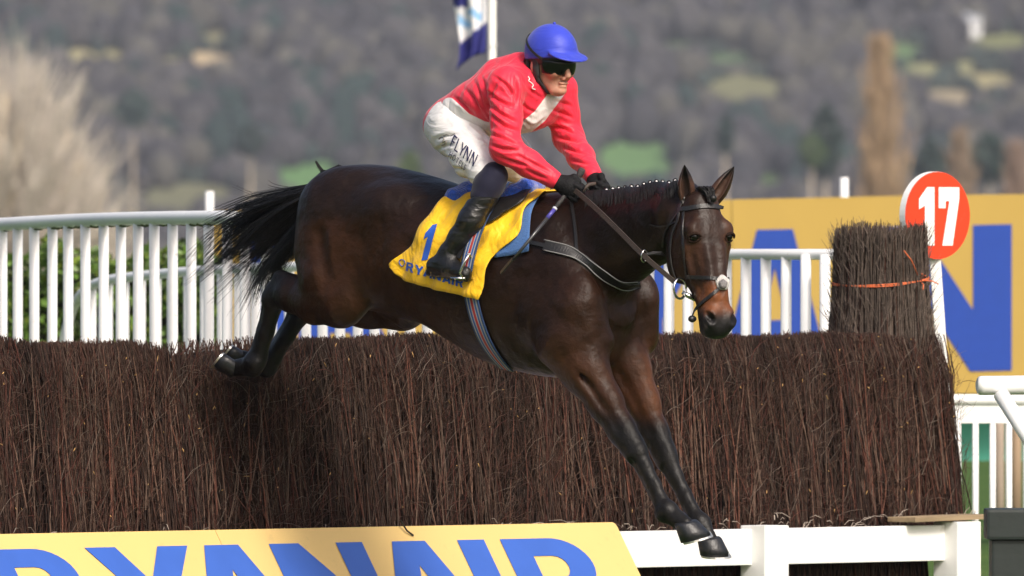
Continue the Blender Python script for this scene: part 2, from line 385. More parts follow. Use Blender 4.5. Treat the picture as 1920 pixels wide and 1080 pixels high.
# quarters, shoulders, chest
for sgn, dx in ((1, 0), (-1, 1)):
    def q(px, py, l):       # near side as seen, far side mirrored
        a = H(px, py, abs(l)); return (a.x, -sgn * abs(l), a.z)
    B.cone(q(625, 390, .13), q(600, 470, .15), R(62), R(50), .06)
    B.cone(q(655, 400, .13), q(625, 520, .18), R(82), R(70), .06, flat=(.72, LAT))
    B.cone(q(625, 520, .18), q(640, 560, .2), R(66), R(44), .05, flat=(.75, LAT))
    B.cone(q(690, 500, .17), q(640, 560, .2), R(50), R(44), .07, flat=(.6, LAT))
    B.ell(q(722, 392, .19), (.13, .075, .08), k=.1)                 # point of hip
    B.cone(q(1015, 470, .13), q(1072, 560, .185), R(56), R(60), .08, flat=(.6, LAT))   # shoulder blade
    B.cone(q(1020, 585, .2), q(1068, 620, .2), R(58), R(52), .05, flat=(.62, LAT))       # triceps
B.cone(hh(1085, 575, .19), hh(1118, 640, .13), R(38), R(34), .05)
B.cone(hh(1150, 560, -.15), hh(1165, 605, -.16), R(46), R(40), .05)
B.cone(hh(1145, 600, -.03), hh(1130, 650, .0), R(40), R(38), .05)
for sgn in (1, -1):        # hollows between the muscles
    def q(px, py, l): a = H(px, py, abs(l)); return Vector((a.x, -sgn * abs(l), a.z))
    B.cone(q(985, 470, .33), q(1052, 530, .3), .022, .02, .05, op='s')
    B.cone(q(1003, 540, .325), q(1015, 600, .34), .016, .014, .05, op='s')
    B.cone(q(745, 470, .34), q(745, 540, .33), .04, .03, .09, op='s')
    B.cone(q(595, 440, .29), q(610, 540, .3), .016, .014, .05, op='s')
    B.cone(q(680, 430, .34), q(705, 510, .33), .014, .014, .05, op='s')
    B.ell(q(1062, 640, .225), (.07, .035, .05), k=.04)
    for i in range(5): B.cone(q(820 + 30 * i, 455 + 12 * i, .345), q(805 + 30 * i, 560 + 14 * i, .335), .006, .006, .045, op='s')
# hind legs: gaskin, hock, cannon, fetlock, pastern
B.chain([hh(640, 560, .2), hh(590, 566, .19), hh(545, 553, .17), hh(522, 548, .16)], [R(50), R(40), R(30), R(25)], .035, flat=(.72, LAT))
B.chain([hh(527, 526, .16), hh(513, 560, .155), hh(498, 620, .14), hh(484, 668, .125), hh(474, 686, .12), hh(440, 690, .115)], [R(17), R(23), R(17), R(18), R(20), R(16)], .02, flat=(.85, LAT))
B.cone(hh(560, 535, .16), hh(528, 522, .16), R(18), R(13), .03)
B.chain([hh(750, 568, -.19), hh(690, 570, -.17), hh(615, 575, -.13), hh(572, 568, -.11)], [R(52), R(44), R(31), R(25)], .035, flat=(.75, LAT))
B.chain([hh(572, 556, -.11), hh(562, 585, -.11), hh(535, 632, -.1), hh(510, 672, -.1), hh(499, 687, -.1), hh(455, 672, -.1)], [R(18), R(23), R(17), R(18), R(20), R(16)], .02, flat=(.85, LAT))
B.cone(hh(735, 560, -.1), hh(765, 588, -.06), R(36), R(30), .05)  # sheath and flank fold
# forelegs
B.chain([hh(1062, 640, .18), hh(1095, 690, .165), hh(1135, 755, .15), hh(1165, 805, .14), hh(1180, 828, .135)], [R(64), R(47), R(33), R(26), R(25)], .04, flat=(.8, LAT))
B.chain([hh(1180, 828, .135), hh(1192, 848, .135), hh(1207, 874, .13), hh(1226, 910, .125), hh(1242, 945, .12), hh(1252, 960, .12), hh(1284, 984, .12)], [R(24), R(23), R(16.5), R(14), R(15), R(19), R(17)], .015, flat=(.85, LAT))
B.ell(hh(1240, 962, .12), (.02, .02, .025), k=.02)
B.chain([hh(1150, 640, -.1), hh(1176, 690, -.12), hh(1203, 752, -.12), hh(1228, 812, -.12), hh(1242, 842, -.12)], [R(56), R(44), R(33), R(25), R(24)], .04, flat=(.85, LAT))
B.chain([hh(1242, 842, -.12), hh(1250, 862, -.12), hh(1265, 892, -.12), hh(1285, 930, -.12), hh(1306, 972, -.12), hh(1314, 984, -.12), hh(1330, 1014, -.12)], [R(23), R(22), R(16), R(13.5), R(15), R(19), R(17)], .015, flat=(.85, LAT))
def legbits(pk, pc, pf, l, back):
    '''knee bones, tendon behind the cannon and fetlock'''
    k, c, f = H(*pk, l), H(*pc, l), H(*pf, l); d = (f - k).normalized(); bk = Vector((-d.z, 0, d.x)) * back
    B.ell(k - bk * .012, (.032, .036, .04), k=.02); B.ell(k + bk * .03 - d * .02, (.02, .02, .028), k=.02)
    B.cone(k + d * .08 + bk * .03, f - d * .06 + bk * .031, .0115, .0115, .006)
    for sg in (1, -1): B.cone(k + d * .06 + bk * .014 + Vector((0, sg * .04, 0)), f - d * .07 + bk * .016 + Vector((0, sg * .04, 0)), .006, .006, .02, op='s')
    B.ell(f + bk * .022, (.03, .03, .03), k=.02); B.ell(f - bk * .01, (.03, .036, .034), k=.02)
legbits((1188, 840), (1225, 905), (1250, 958), .128, -1); legbits((1247, 853), (1280, 920), (1312, 982), -.12, -1)
legbits((516, 552), (498, 620), (478, 680), .14, -1); legbits((566, 575), (535, 632), (502, 682), -.105, -1)
for sg, pp in ((.14, ((1105, 690), (1172, 806))), (-.12, ((1185, 705), (1234, 815)))):    # forearm muscles
    a, b = H(*pp[0], sg), H(*pp[1], sg); d = (b - a).normalized(); bk = Vector((d.z, 0, -d.x))
    B.cone(a + Vector((0, -.05, 0)) + bk * .02, b + Vector((0, -.03, 0)), .034, .012, .03); B.cone(a + bk * -.035, a.lerp(b, .6) + bk * -.03, .035, .02, .03)
    B.cone(a + Vector((0, -.085, 0)) - bk * .01, b + Vector((0, -.055, 0)) - bk * .006, .008, .006, .035, op='s')
# neck, bending towards the camera
NK = [(1060, 478, -.02, 104), (1120, 462, .0, 96), (1175, 443, .04, 82), (1230, 420, .1, 69), (1280, 400, .16, 56)]
NV = [H(a, b, c) for a, b, c, d in NK]
for i in range(4):
    t = NV[i + 1] - NV[i]; n = t.cross(Vector((0, 0, 1)))
    B.cone(NV[i], NV[i + 1], R(NK[i][3]), R(NK[i + 1][3]), .06, flat=(.62 + .05 * (i == 0), n))
B.cone(H(1090, 500, .06), H(1200, 470, .07), R(40), R(30), .05)   # brachiocephalic muscle
# head
HPHI = math.radians(64) - TH; HT = math.radians(17)
hf = Vector((math.cos(-HPHI), math.sin(-HPHI), 0)); hn = Vector((math.sin(-HPHI), -math.cos(-HPHI), 0))   # forward, near side
hu = hf * math.sin(HT) + Vector((0, 0, -math.cos(HT))); hv = hf * math.cos(HT) + Vector((0, 0, math.sin(HT)))
hn = hu.cross(hv).normalized()
if hn.y > 0: hn = -hn
HP = H(1325, 352, .23)
def hd(u, v, w): return HP + hu * u + hv * v + hn * w
HS = [(-.005, -.12, -.03, .03), (.02, -.15, -.012, .062), (.07, -.215, -.004, .084), (.13, -.262, .003, .098), (.19, -.288, .004, .104), (.25, -.285, 0, .094), (.31, -.245, -.003, .079),
      (.38, -.19, -.006, .066), (.45, -.158, -.01, .059), (.51, -.15, -.012, .062), (.555, -.143, -.02, .062), (.585, -.13, -.034, .052), (.603, -.105, -.06, .03)]
B.loft(HP, hu, hv, hn, HS, p=2.5, k=.03)
B.cone(NV[4], hd(.1, -.14, 0), R(54), .075, .05)
for sg in (1, -1):
    B.ell(hd(.165, -.026, sg * .078), (.045, .028, .026), R=[hu, hv, hn], k=.03)       # brow
    B.ell(hd(.25, -.19, sg * .07), (.09, .08, .035), R=[hu, hv, hn], k=.03)        # cheek
    B.cone(hd(.22, -.07, sg * .09), hd(.37, -.1, sg * .066), .02, .01, .018)
    B.cone(hd(.25, -.012, sg * .03), hd(.45, -.018, sg * .022), .012, .012, .02)
    B.cone(hd(.27, -.045, sg * .1), hd(.42, -.06, sg * .075), .016, .012, .03, op='s')
    B.cone(hd(.08, -.03, sg * .09), hd(.12, -.02, sg * .095), .014, .012, .03, op='s')      # facial crest
    B.ell(hd(.535, -.038, sg * .042), (.042, .03, .03), R=[hu, hv, hn], k=.02)      # nostril wing
    B.cone(hd(.515, -.03, sg * .066), hd(.552, -.012, sg * .05), .012, .016, .006, op='s')
B.ell(hd(.555, -.13, 0), (.035, .03, .04), R=[hu, hv, hn], k=.025)                 # lower lip and chin
B.cone(hd(.575, -.093, .07), hd(.5, -.1, .075), .004, .004, .012, op='s')
V, Q = B.mesh(); V = relax(V, Q, 3)
nb = len(V)
# ears: cupped shells joined to the same skin
def ear(base, tip, open_dir, w):
    base, tip, od = Vector(base), Vector(tip), Vector(open_dir)
    ax = tip - base; L = ax.length; ax.normalize(); od = (od - ax * od.dot(ax)).normalized(); sd_ = ax.cross(od)
    vs = []; prof = [(0, .62), (.15, .85), (.35, 1), (.55, .9), (.75, .62), (.9, .3), (1, .04)]; n = 14
    for t, r in prof:
        for side in (1, .78):
            for k in range(n):
                a = math.radians(35 + 290 * k / (n - 1)); rr = r * w * side
                vs.append(base + ax * (t * L) + od * (math.cos(a) * rr * .8 - .15 * w) + sd_ * (math.sin(a) * rr))
    fs = []; m = 2 * n
    for i in range(len(prof) - 1):
        for k in range(n - 1):
            a = i * m + k; fs.append((a, a + 1, a + m + 1, a + m)); b = a + n; fs.append((b + 1, b, b + m, b + m + 1))
        for a, b in ((i * m, i * m + n), (i * m + n - 1, i * m + m - 1)): fs.append((a, b, b + m, a + m))
    return np.array([tuple(v) for v in vs]), np.array(fs)
ears = [ear(hd(.045, -.085, .052), HD(1283, 309, H(1283, 309, .24).y * 0 + L2W(hd(-.09, -.06, .085)).y), hv * .8 + hn * .6, .036),
        ear(hd(.045, -.085, -.052), HD(1377, 312, L2W(hd(-.09, -.06, -.1)).y), hv * .9 + hn * .1, .036)]
for ev, ef in ears:
    Q = np.concatenate([Q, ef + len(V)]); V = np.concatenate([V, ev])
hme = mesh_np('body', V, Q)
# coat: near-black bay, red-brown on forearm, muzzle and flank, black points
def lv(px, py, l): return np.array(H(px, py, l))
s_, y_, z_ = V[:, 0], V[:, 1], V[:, 2]
nz = vnoise(V, 9, 1) * .5 + vnoise(V, 23, 2) * .3
C = np.tile(np.array([.0088, .0042, .0027]), (len(V), 1))
def blend(mask, col):
    global C
    C = C * (1 - mask[:, None]) + np.array(col) * mask[:, None]
flank = sstep(s_, -1.25, -.9) * (1 - sstep(s_, .2, .5)) * (1 - sstep(z_, 1.6, 2.0))
blend(flank * np.clip(.5 + nz, 0, 1) * (1 - .75 * sstep(s_, -.45, -.1)), (.042, .0165, .007))
thigh = (1 - sstep(s_, -.95, -.6)) * (1 - sstep(z_, 1.75, 1.98)) * sstep(s_, -1.38, -1.2)
blend(thigh * np.clip(.6 + nz, 0, 1), (.043, .0165, .0068))
clip_ = sstep(z_ - (1.885 + .1 * (s_ + .7) + .012 * nz), -.012, .012) * (1 - sstep(s_, -.35, -.2))
blend(clip_ * .65, (.013, .007, .005))
fore = sstep(s_, -.05, .25) * (1 - sstep(z_, 1.22, 1.42)) * sstep(z_, .98, 1.12)
blend(fore * np.clip(.7 + nz * .8, 0, 1), (.06, .024, .0115))
farf = fore * sstep(y_, .02, .1)
blend(farf * .75, (.11, .042, .018))
chest = sstep(s_, .2, .36) * sstep(z_, 1.25, 1.4) * (1 - sstep(z_, 1.55, 1.75))
blend(chest * .5, (.04, .017, .0095))
blk = sstep(s_, -.1, .1) * (1 - sstep(z_ + .05 * nz, .96, 1.1))
blend(blk, (.01, .0092, .0092))
blk = (1 - sstep(s_ + .05 * nz, -1.36, -1.2)) * (1 - sstep(z_, 1.72, 1.8))
blend(blk, (.008, .0072, .007))
rel = V - np.array(HP); u_, v_, w_ = rel @ np.array(hu), rel @ np.array(hv), rel @ np.array(hn)
hd_m = (np.abs(w_) < .2) * (v_ < .12) * (v_ > -.42) * sstep(u_, -.02, .05)
face = hd_m * sstep(v_, -.3, -.1)
blend(face * .8 * np.clip(.55 + 1.3 * nz, 0, 1), (.042, .019, .011))
blend(hd_m * sstep(-w_, .0, .06) * sstep(v_, -.16, -.06) * .6, (.055, .024, .014))  # far front of the face painted lighter, standing in for light on it
blend(hd_m * np.exp(-((u_ - .27) / .05) ** 2 - ((v_ + .045) / .035) ** 2) * .7, (.07, .032, .019))
blend(hd_m * sstep(v_, -.04, -.005) * (1 - sstep(u_, .34, .4)) * .5 * (np.abs(w_) < .05), (.016, .0095, .008))
muz = hd_m * sstep(u_, .37, .42) * (1 - sstep(u_ - .35 * v_, .5, .57)) * sstep(v_, -.13, -.07)
blend(muz * .9, (.145, .05, .02))
nose = hd_m * sstep(u_ - .35 * v_ + .03 * nz, .49, .56)
blend(nose, (.0135, .0125, .013))
nos = np.minimum(np.linalg.norm(V - np.array(hd(.537, -.02, .058)), axis=1), np.linalg.norm(V - np.array(hd(.537, -.02, -.058)), axis=1))
blend(1 - sstep(nos, .017, .027), (.004, .003, .003))
C[nb:] = np.where((V[nb:, 2] > L2W(hd(-.05, 0, 0)).z)[:, None], (.012, .009, .008), (.05, .025, .016))
set_col(hme, C)
def coat_mat():
    m = mat('bay_coat', (0, 0, 0), rough=.4, var=.3, vscale=26, attr='Col', spec=.19, sheen=.0)
    n = m.node_tree.nodes; l = m.node_tree.links; b = n['Principled BSDF']
    tc = n.new('ShaderNodeTexCoord'); t1 = n.new('ShaderNodeTexNoise'); t1.inputs['Scale'].default_value = 11; t1.inputs['Detail'].default_value = 4
    t2 = n.new('ShaderNodeTexNoise'); t2.inputs['Scale'].default_value = 320; t2.inputs['Detail'].default_value = 2
    mp = n.new('ShaderNodeMapping'); mp.inputs['Scale'].default_value = (.35, 1, 1); l.new(tc.outputs['Object'], mp.inputs[0])
    l.new(tc.outputs['Object'], t1.inputs[0]); l.new(mp.outputs[0], t2.inputs[0])
    b1 = n.new('ShaderNodeBump'); b1.inputs['Distance'].default_value = .022; b1.inputs['Strength'].default_value = .7; l.new(t1.outputs[0], b1.inputs['Height'])
    b2 = n.new('ShaderNodeBump'); b2.inputs['Distance'].default_value = .002; b2.inputs['Strength'].default_value = .35; l.new(t2.outputs[0], b2.inputs['Height']); l.new(b1.outputs[0], b2.inputs['Normal'])
    l.new(b2.outputs[0], b.inputs['Normal'])
    mr = n.new('ShaderNodeMapRange'); mr.inputs[3].default_value = .3; mr.inputs[4].default_value = .55; l.new(t1.outputs[0], mr.inputs[0]); l.new(mr.outputs[0], b.inputs['Roughness'])
    return m
body = bpy.data.objects.new('body', hme); link(body, horse); hme.materials.append(coat_mat())
BVH = BVHTree.FromPolygons([tuple(v) for v in V], [tuple(int(i) for i in q) for q in Q])
def hit(px, py):
    d = px_ray(px, py); loc, nor, i, dist = BVH.ray_cast(CAML, d, 200)
    if loc is None: return None, None
    return loc, (nor if nor.dot(d) < 0 else -nor)

M_black_hair = mat('black_hair', (.008, .007, .0068), rough=.45, var=.3, spec=.35)
M_hoof = mat('hoof_horn', (.012, .0125, .015), rough=.42, var=.35, vscale=30, bump=.2, bscale=90, dirt=(.1, .075, .045), dscale=40, dthr=(.6, .8))
M_shoe = mat('shoe_steel', (.6, .59, .57), rough=.42, metal=.9, var=.1)
M_eye = mat('eye', (.004, .003, .0025), rough=.12, var=0, spec=.4)
ep, en_ = hit(1302, 446); er = ep - HP; eu, ev_, ew = er.dot(hu), er.dot(hv), er.dot(hn)
M_lid = mat('eyelid_skin', (.02, .0105, .007), rough=.8, var=.2, spec=.1)
for sg in (1, -1):
    e = bpy.data.meshes.new('eye'); bm = bmesh.new(); bmesh.ops.create_uvsphere(bm, u_segments=20, v_segments=14, radius=.0195); bm.to_mesh(e); bm.free()
    for p in e.polygons: p.use_smooth = True
    nn = hn * (en_.dot(hn) * sg) + hv * en_.dot(hv) + hu * en_.dot(hu); c = hd(eu, ev_, sg * ew) - nn * .0135
    e.materials.append(M_eye); o = bpy.data.objects.new('eye', e); link(o, horse); o.location = c
    t1 = (hu - nn * hu.dot(nn)).normalized(); t2 = nn.cross(t1); lid = MB()
    for k0, k1, r in ((math.radians(95), math.radians(265), .0075), (math.radians(-75), math.radians(75), .005)):
        pts = [c + nn * (.012 if r > .006 else .010) + t1 * math.cos(a) * .0185 * (1.0) + t2 * math.sin(a) * .027 for a in np.linspace(k0, k1, 13)]; lid.tube(pts, [r * math.sin(math.pi * (i + .7) / 13.4) ** .5 for i in range(13)], 7)
    lid.build('eyelid', M_lid, o, smooth=True).matrix_parent_inverse = Matrix.Translation(-c)
def hoof(c0, c1, toe0, toe1, w0, w1):
    """coronet centre/toe and sole centre/toe in the horse frame"""
    c0, c1, toe0, toe1 = map(Vector, (c0, c1, toe0, toe1)); mb = MB(); n = 22; rings = []
    axd = (c1 - c0).normalized()
    for t in (-.12, 0, .5, 1.0):
        c = c0.lerp(c1, t); tv = (toe0 - c0).lerp(toe1 - c1, max(t, 0)); w = w0 + (w1 - w0) * max(t, 0)
        sdv = axd.cross(tv.normalized()).normalized()
        k = .9 if t < 0 else 1
        rings.append([c + tv * (k * math.cos(a) * (1 if math.cos(a) > 0 else .78)) + sdv * (k * w * math.sin(a)) for a in [2 * math.pi * i / n for i in range(n)]])
    v = [p for r in rings for p in r]; f = []
    for i in range(3):
        for k in range(n): f.append((i * n + k, i * n + (k + 1) % n, (i + 1) * n + (k + 1) % n, (i + 1) * n + k))
    f.append(tuple(3 * n + k for k in range(n))); f.append(tuple(range(n - 1, -1, -1)))
    mb.add(v, f); o = mb.build('hoof', M_hoof, horse, smooth=True)
    sh = MB(); r = rings[3]; c = c1; d = axd * .008; v = []; f = []
    idx = list(range(-8, 9))
    for i in idx:
        p = r[i % n]; out = (p - c)
        v += [c + out * 1.03, c + out * 1.03 + d, c + out * .74 + d, c + out * .74]
    for i in range(len(idx) - 1):
        for k in range(4): f.append((i * 4 + k, i * 4 + (k + 1) % 4, i * 4 + 4 + (k + 1) % 4, i * 4 + 4 + k))
    f += [(0, 1, 2, 3), tuple(len(idx) * 4 - 4 + k for k in (3, 2, 1, 0))]
    sh.add(v, f); tc = r[0] - (c1 - c0) * .13
    sh.add([r[0] + (r[0] - c) * .04 + (r[1] - r[0]) * .9, r[0] + (r[0] - c) * .04 + (r[-1] - r[0]) * .9, r[0] - (c1 - c0) * .28 + (r[0] - c) * .02], [(0, 1, 2)])
    sh.build('horseshoe', M_shoe, o)
yn = L2W(H(1290, 985, .12)).y; yf = L2W(H(1335, 1015, -.12)).y
hoof(HD(1285, 982, yn), HD(1302, 1011, yn), HD(1310, 978, yn - .012), HD(1334, 1003, yn - .015), R(25), R(31))
hoof(HD(1328, 1012, yf), HD(1338, 1040, yf), HD(1352, 1010, yf - .02), HD(1368, 1043, yf - .025), R(24), R(30))
yn = L2W(H(440, 690, .115)).y; yf = L2W(H(450, 672, -.1)).y
hoof(HD(437, 690, yn), HD(412, 676, yn), HD(434, 705, yn - .015), HD(400, 688, yn - .015), R(22), R(27))
hoof(HD(452, 672, yf), HD(430, 660, yf), HD(449, 688, yf - .012), HD(419, 672, yf - .012), R(22), R(27))
# plaits along the crest
M_band = mat('plait_band', (.75, .74, .72), rough=.5, var=.05)
for i in range(15):
    t = i / 14; px = 1102 + 164 * t; l = np.interp(px, [a for a, b, c, d in NK], [c for a, b, c, d in NK])
    py = 400.
    while py > 300 and hit(px, py)[0] is not None: py -= 1.
    c = H(px, py - .5 + random.Random(i).uniform(-.8, .8), l); mb = MB(); bm = bmesh.new(); bmesh.ops.create_icosphere(bm, subdivisions=2, radius=R(4.6))
    for v in bm.verts: v.co *= 1 + .12 * math.sin(v.co.x * 900 + i) ; v.co.z *= 1.1
    bm.verts.ensure_lookup_table(); mb.add([c + v.co for v in bm.verts], [tuple(v.index for v in f.verts) for f in bm.faces]); bm.free()
    o = mb.build('plait', M_black_hair, horse, smooth=True)
    tb = MB(); cc = c + Vector((.669, -.743, 0)) * R(5.6) + Vector((0, 0, R(.3))); bm = bmesh.new(); bmesh.ops.create_icosphere(bm, subdivisions=1, radius=R(2.5)); bm.verts.ensure_lookup_table()
    tb.add([cc + Vector((v.co.x * 1.1, v.co.y * 1.1, v.co.z * .8)) for v in bm.verts], [tuple(v.index for v in f.verts) for f in bm.faces]); bm.free(); tb.build('plait_band', M_band, o, smooth=True)
mr_ = MB(); rnd = random.Random(14)
for i in range(520):     # mane roots drawn up into the plaits, added to cover red reflected on the crest
    px = rnd.uniform(1100, 1272); py = 400.
    while py > 300 and hit(px, py)[0] is not None: py -= 1.5
    L = rnd.uniform(10, 30); dx = rnd.uniform(-5, 3); q = []
    for t in (0, .35, .7, 1):
        p, nn = hit(px + dx * t, py + 2.2 + L * t)
        if p is not None: q.append(p + nn * (.004 * (1 - t) + .0015))
    if len(q) == 4: mr_.tube(q, [.0022, .002, .0016, .0006], 3, False)
mr_.build('mane_roots', M_black_hair, horse, smooth=True)
fl = MB(); rnd = random.Random(4)
for i in range(60):      # forelock
    a = hd(-.01, -.03 + rnd.uniform(-.03, .02), rnd.uniform(-.035, .03)); b = hd(.045 + rnd.uniform(-.01, .03), .012 + rnd.uniform(0, .008), rnd.uniform(-.028, .012)); c = hd(.03, .02, -.01)
    fl.tube([a, a.lerp(b, .5) + hv * .018 + Vector((0, 0, .01 * rnd.random())), b], [.003, .003, .001], 3, False)
bm = bmesh.new(); bmesh.ops.create_icosphere(bm, subdivisions=2, radius=.016); bm.verts.ensure_lookup_table()
fl.add([hd(.05, .018, -.012) + v.co for v in bm.verts], [tuple(v.index for v in f.verts) for f in bm.faces]); bm.free()
fl.build('forelock', M_black_hair, horse, smooth=True)
# tail
G = [([(606, 346), (565, 368), (505, 392), (445, 432), (392, 492)], 6), ([(606, 350), (566, 385), (520, 420), (470, 462), (405, 512)], 7), ([(605, 358), (572, 405), (532, 450), (494, 500), (470, 556)], 7),
     ([(604, 365), (575, 415), (548, 452), (515, 492), (490, 535)], 6), ([(606, 344), (562, 362), (515, 378), (462, 396), (402, 424)], 4), ([(606, 350), (560, 375), (510, 405), (455, 448), (425, 478)], 7),
     ([(606, 343), (560, 352), (510, 366), (470, 362), (445, 350)], .5), ([(608, 342), (575, 358), (530, 362), (495, 356), (470, 344)], .35), ([(604, 360), (580, 400), (555, 440), (530, 470), (505, 480)], 5)]
wsum = sum(w for g, w in G); tl = MB(); rnd = random.Random(11)
for lock in range(150):
    t = rnd.uniform(0, wsum)
    for g, w in G:
        t -= w
        if t < 0: break
    J = (rnd.gauss(0, 1), rnd.gauss(0, 1), rnd.gauss(0, 1)); cutL = rnd.uniform(.7, 1.12); wv = rnd.uniform(0, 6); q = catmull(g, 12); q = q + [q[-1] * 2 - q[-2]]; am = rnd.uniform(2, 7)
    for i in range(15 if w > 1 else 4):
        j = (rnd.gauss(0, 1), rnd.gauss(0, 1), rnd.gauss(0, 1)); cut = cutL * rnd.uniform(.85, 1.05); pts = []
        for k in range(10):
            f = k / 9 * cut; a = np.array([np.interp(f * 11, range(13), [z[m] for z in q]) for m in (0, 1)]); sp = 2.5 + 19 * f; tight = 1.8 + 5.5 * f * f
            pts.append(H(a[0] + J[0] * sp * .75 + j[0] * tight + am * math.sin(f * 7 + wv) * f, a[1] + J[1] * sp * (.75 if w > 1 else .4) + j[1] * tight + am * .6 * math.cos(f * 6 + wv) * f, J[2] * .055 * (.5 + f) + j[2] * .008))
        r0 = rnd.uniform(.0013, .0027); tl.tube(pts, [r0 * (1 - .75 * k / 9) for k in range(10)], 3, False)
for i in range(190):     # lock over the croup
    a, b = rnd.gauss(0, 2), rnd.gauss(0, 1.4); l = rnd.gauss(0, .02)
    e = rnd.choice([(597, 306), (600, 312), (604, 330)])
    tl.tube([H(662 + 3 * a, 316 + b, l), H(640 + a, 317 + b, l), H(620 + a, 325 + b, l), H(606 + a * .5, 322 + b, l), H(e[0] - 4 + a * .6, e[1] - 2 + b, l)], [.003, .003, .0025, .0018, .0006], 3, False)
tl.tube([H(640, 330, 0), H(612, 342, 0), H(588, 362, 0), H(568, 392, 0), H(552, 425, 0)], [.05, .05, .045, .032, .01], 10)
tl.build('tail', M_black_hair, horse, smooth=True)
# ------------------------------------------------------------------ the jockey
person = empty('person', 'jockey in red and white silks and blue cap crouching over the galloping horse', 'person', mat=FRAME)
def silk_mat(name, col, rough, attr=None, bump=.5, sc=26, stretch=(1, 1, 1), spec=.35, sheen=.15, detail=3, col2=None):
    m = mat(name, col, rough=rough, var=.06, vscale=18, attr=attr, spec=spec, sheen=sheen)
    n = m.node_tree.nodes; l = m.node_tree.links; b = n['Principled BSDF']
    if col2 is not None:    # second printed colour where the 'band' attribute is positive
        old = b.inputs['Base Color'].links[0].from_socket
        a = n.new('ShaderNodeAttribute'); a.attribute_name = 'band'; mr = n.new('ShaderNodeMapRange')
        mr.inputs[1].default_value = -.0015; mr.inputs[2].default_value = .0015; l.new(a.outputs['Fac'], mr.inputs[0])
        mi = n.new('ShaderNodeMix'); mi.data_type = 'RGBA'; l.new(mr.outputs[0], mi.inputs[0]); l.new(old, mi.inputs[6]); mi.inputs[7].default_value = (*col2, 1); l.new(mi.outputs[2], b.inputs['Base Color'])
    tc = n.new('ShaderNodeTexCoord'); mp = n.new('ShaderNodeMapping'); mp.inputs['Scale'].default_value = stretch; l.new(tc.outputs['Object'], mp.inputs[0])
    t = n.new('ShaderNodeTexNoise'); t.inputs['Scale'].default_value = sc; t.inputs['Detail'].default_value = detail; t.inputs['Distortion'].default_value = 1.6; t.inputs['Roughness'].default_value = .4; l.new(mp.outputs[0], t.inputs[0])
    bp = n.new('ShaderNodeBump'); bp.inputs['Strength'].default_value = bump; bp.inputs['Distance'].default_value = .045; l.new(t.outputs[0], bp.inputs['Height']); l.new(bp.outputs[0], b.inputs['Normal'])
    return m
M_skin = mat('skin', (.5, .25, .17), rough=.5, var=.2, vscale=26, bump=.08, bscale=200)
M_skin.node_tree.nodes['Principled BSDF'].inputs['Subsurface Weight'].default_value = .12
M_skin.node_tree.nodes['Principled BSDF'].inputs['Subsurface Radius'].default_value = (.01, .004, .002)
M_red = silk_mat('red_silk', (.72, .02, .05), .5, bump=.3, sc=10, stretch=(1.6, 1, .6), col2=(.78, .74, .72))
M_white = silk_mat('white_breeches', (.74, .72, .71), .6, bump=.3, sc=9, stretch=(.7, 1, 2.2))
M_boot = silk_mat('boot_leather', (.008, .008, .0085), .38, bump=.25, sc=10, stretch=(1, 1, 2.2), spec=.5, sheen=0)
M_navy = silk_mat('navy_cloth', (.004, .004, .02), .8, bump=.1, sc=12)
M_glove = mat('black_glove', (.007, .007, .008), spec=.2, rough=.7, var=.2, bump=.4, bscale=140)
M_blue = silk_mat('blue_cap_silk', (.03, .05, .46), .5, bump=.16, sc=11, stretch=(.5, 1, 1.8))
M_hard = mat('black_shell', (.012, .012, .013), rough=.35, var=.2, bump=.3, bscale=260)
M_lens = mat('goggle_lens', (.003, .003, .003), rough=.12, var=0, spec=.45, coat=.0)
M_strap = mat('black_webbing', (.014, .014, .015), rough=.6, var=.2, bump=.3, bscale=300)

JH = math.radians(-9); JP = math.radians(9)
jf = Vector((math.cos(JH) * math.cos(JP), math.sin(JH) * math.cos(JP), -math.sin(JP))); jr = Vector((math.sin(JH), -math.cos(JH), 0)); ju = jr.cross(jf).normalized()
if ju.z < 0: ju = -ju
HC = H(1035, 116, .0)
def jh(f, r, u): return HC + jf * f + jr * r + ju * u
RJ = [jf, jr, ju]
sh_n, el_n, wr_n = H(950, 160, .17), H(948, 278, .25), H(1038, 337, .13)
sh_f, el_f, wr_f = H(1046, 172, -.17), H(1066, 258, -.21), H(1112, 330, -.05)
TX = (-.4, 0, .92)
TORSO = [(H(862, 228), .145), (H(912, 202), .15), (H(955, 184), .165), (H(982, 172), .15)]
def torso(S, g=0., k=.05):
    for (a, ra), (b, rb) in zip(TORSO[:-1], TORSO[1:]): S.cone(a, b, ra + g, rb + g, k, flat=(.73, TX))
def arms(S, g=0., g2=0., k=.03):
    for a, b, c, tn in ((sh_n, el_n, wr_n, 1), (sh_f, el_f, wr_f, 0)):
        S.chain([a, a.lerp(b, .5), b, b.lerp(c, .5), c], [.06 + g, .052 + g, .042 + g + g2, .036 + g + g2 * .6, .028 + g], k)
    S.cone(sh_n, H(978, 160), .06 + g, .075 + g, .05); S.cone(sh_f, H(985, 172), .062 + g, .08 + g, .05); S.cone(H(945, 150), H(975, 130), .09 + g, .06 + g, .05)
def legs(S, g=0., k=.04):
    S.ell(H(856, 243, .08), (.118 + g, .1 + g, .108 + g), k=.05); S.ell(H(893, 243, -.08), (.12 + g, .1 + g, .11 + g), k=.05)
    S.chain([H(856, 246, .11), H(888, 292, .18), H(920, 336, .25)], [.094 + g, .08 + g, .057 + g], k)
    S.chain([H(905, 250, -.1), H(955, 292, -.16), H(1000, 332, -.2)], [.095 + g, .08 + g, .058 + g], k)
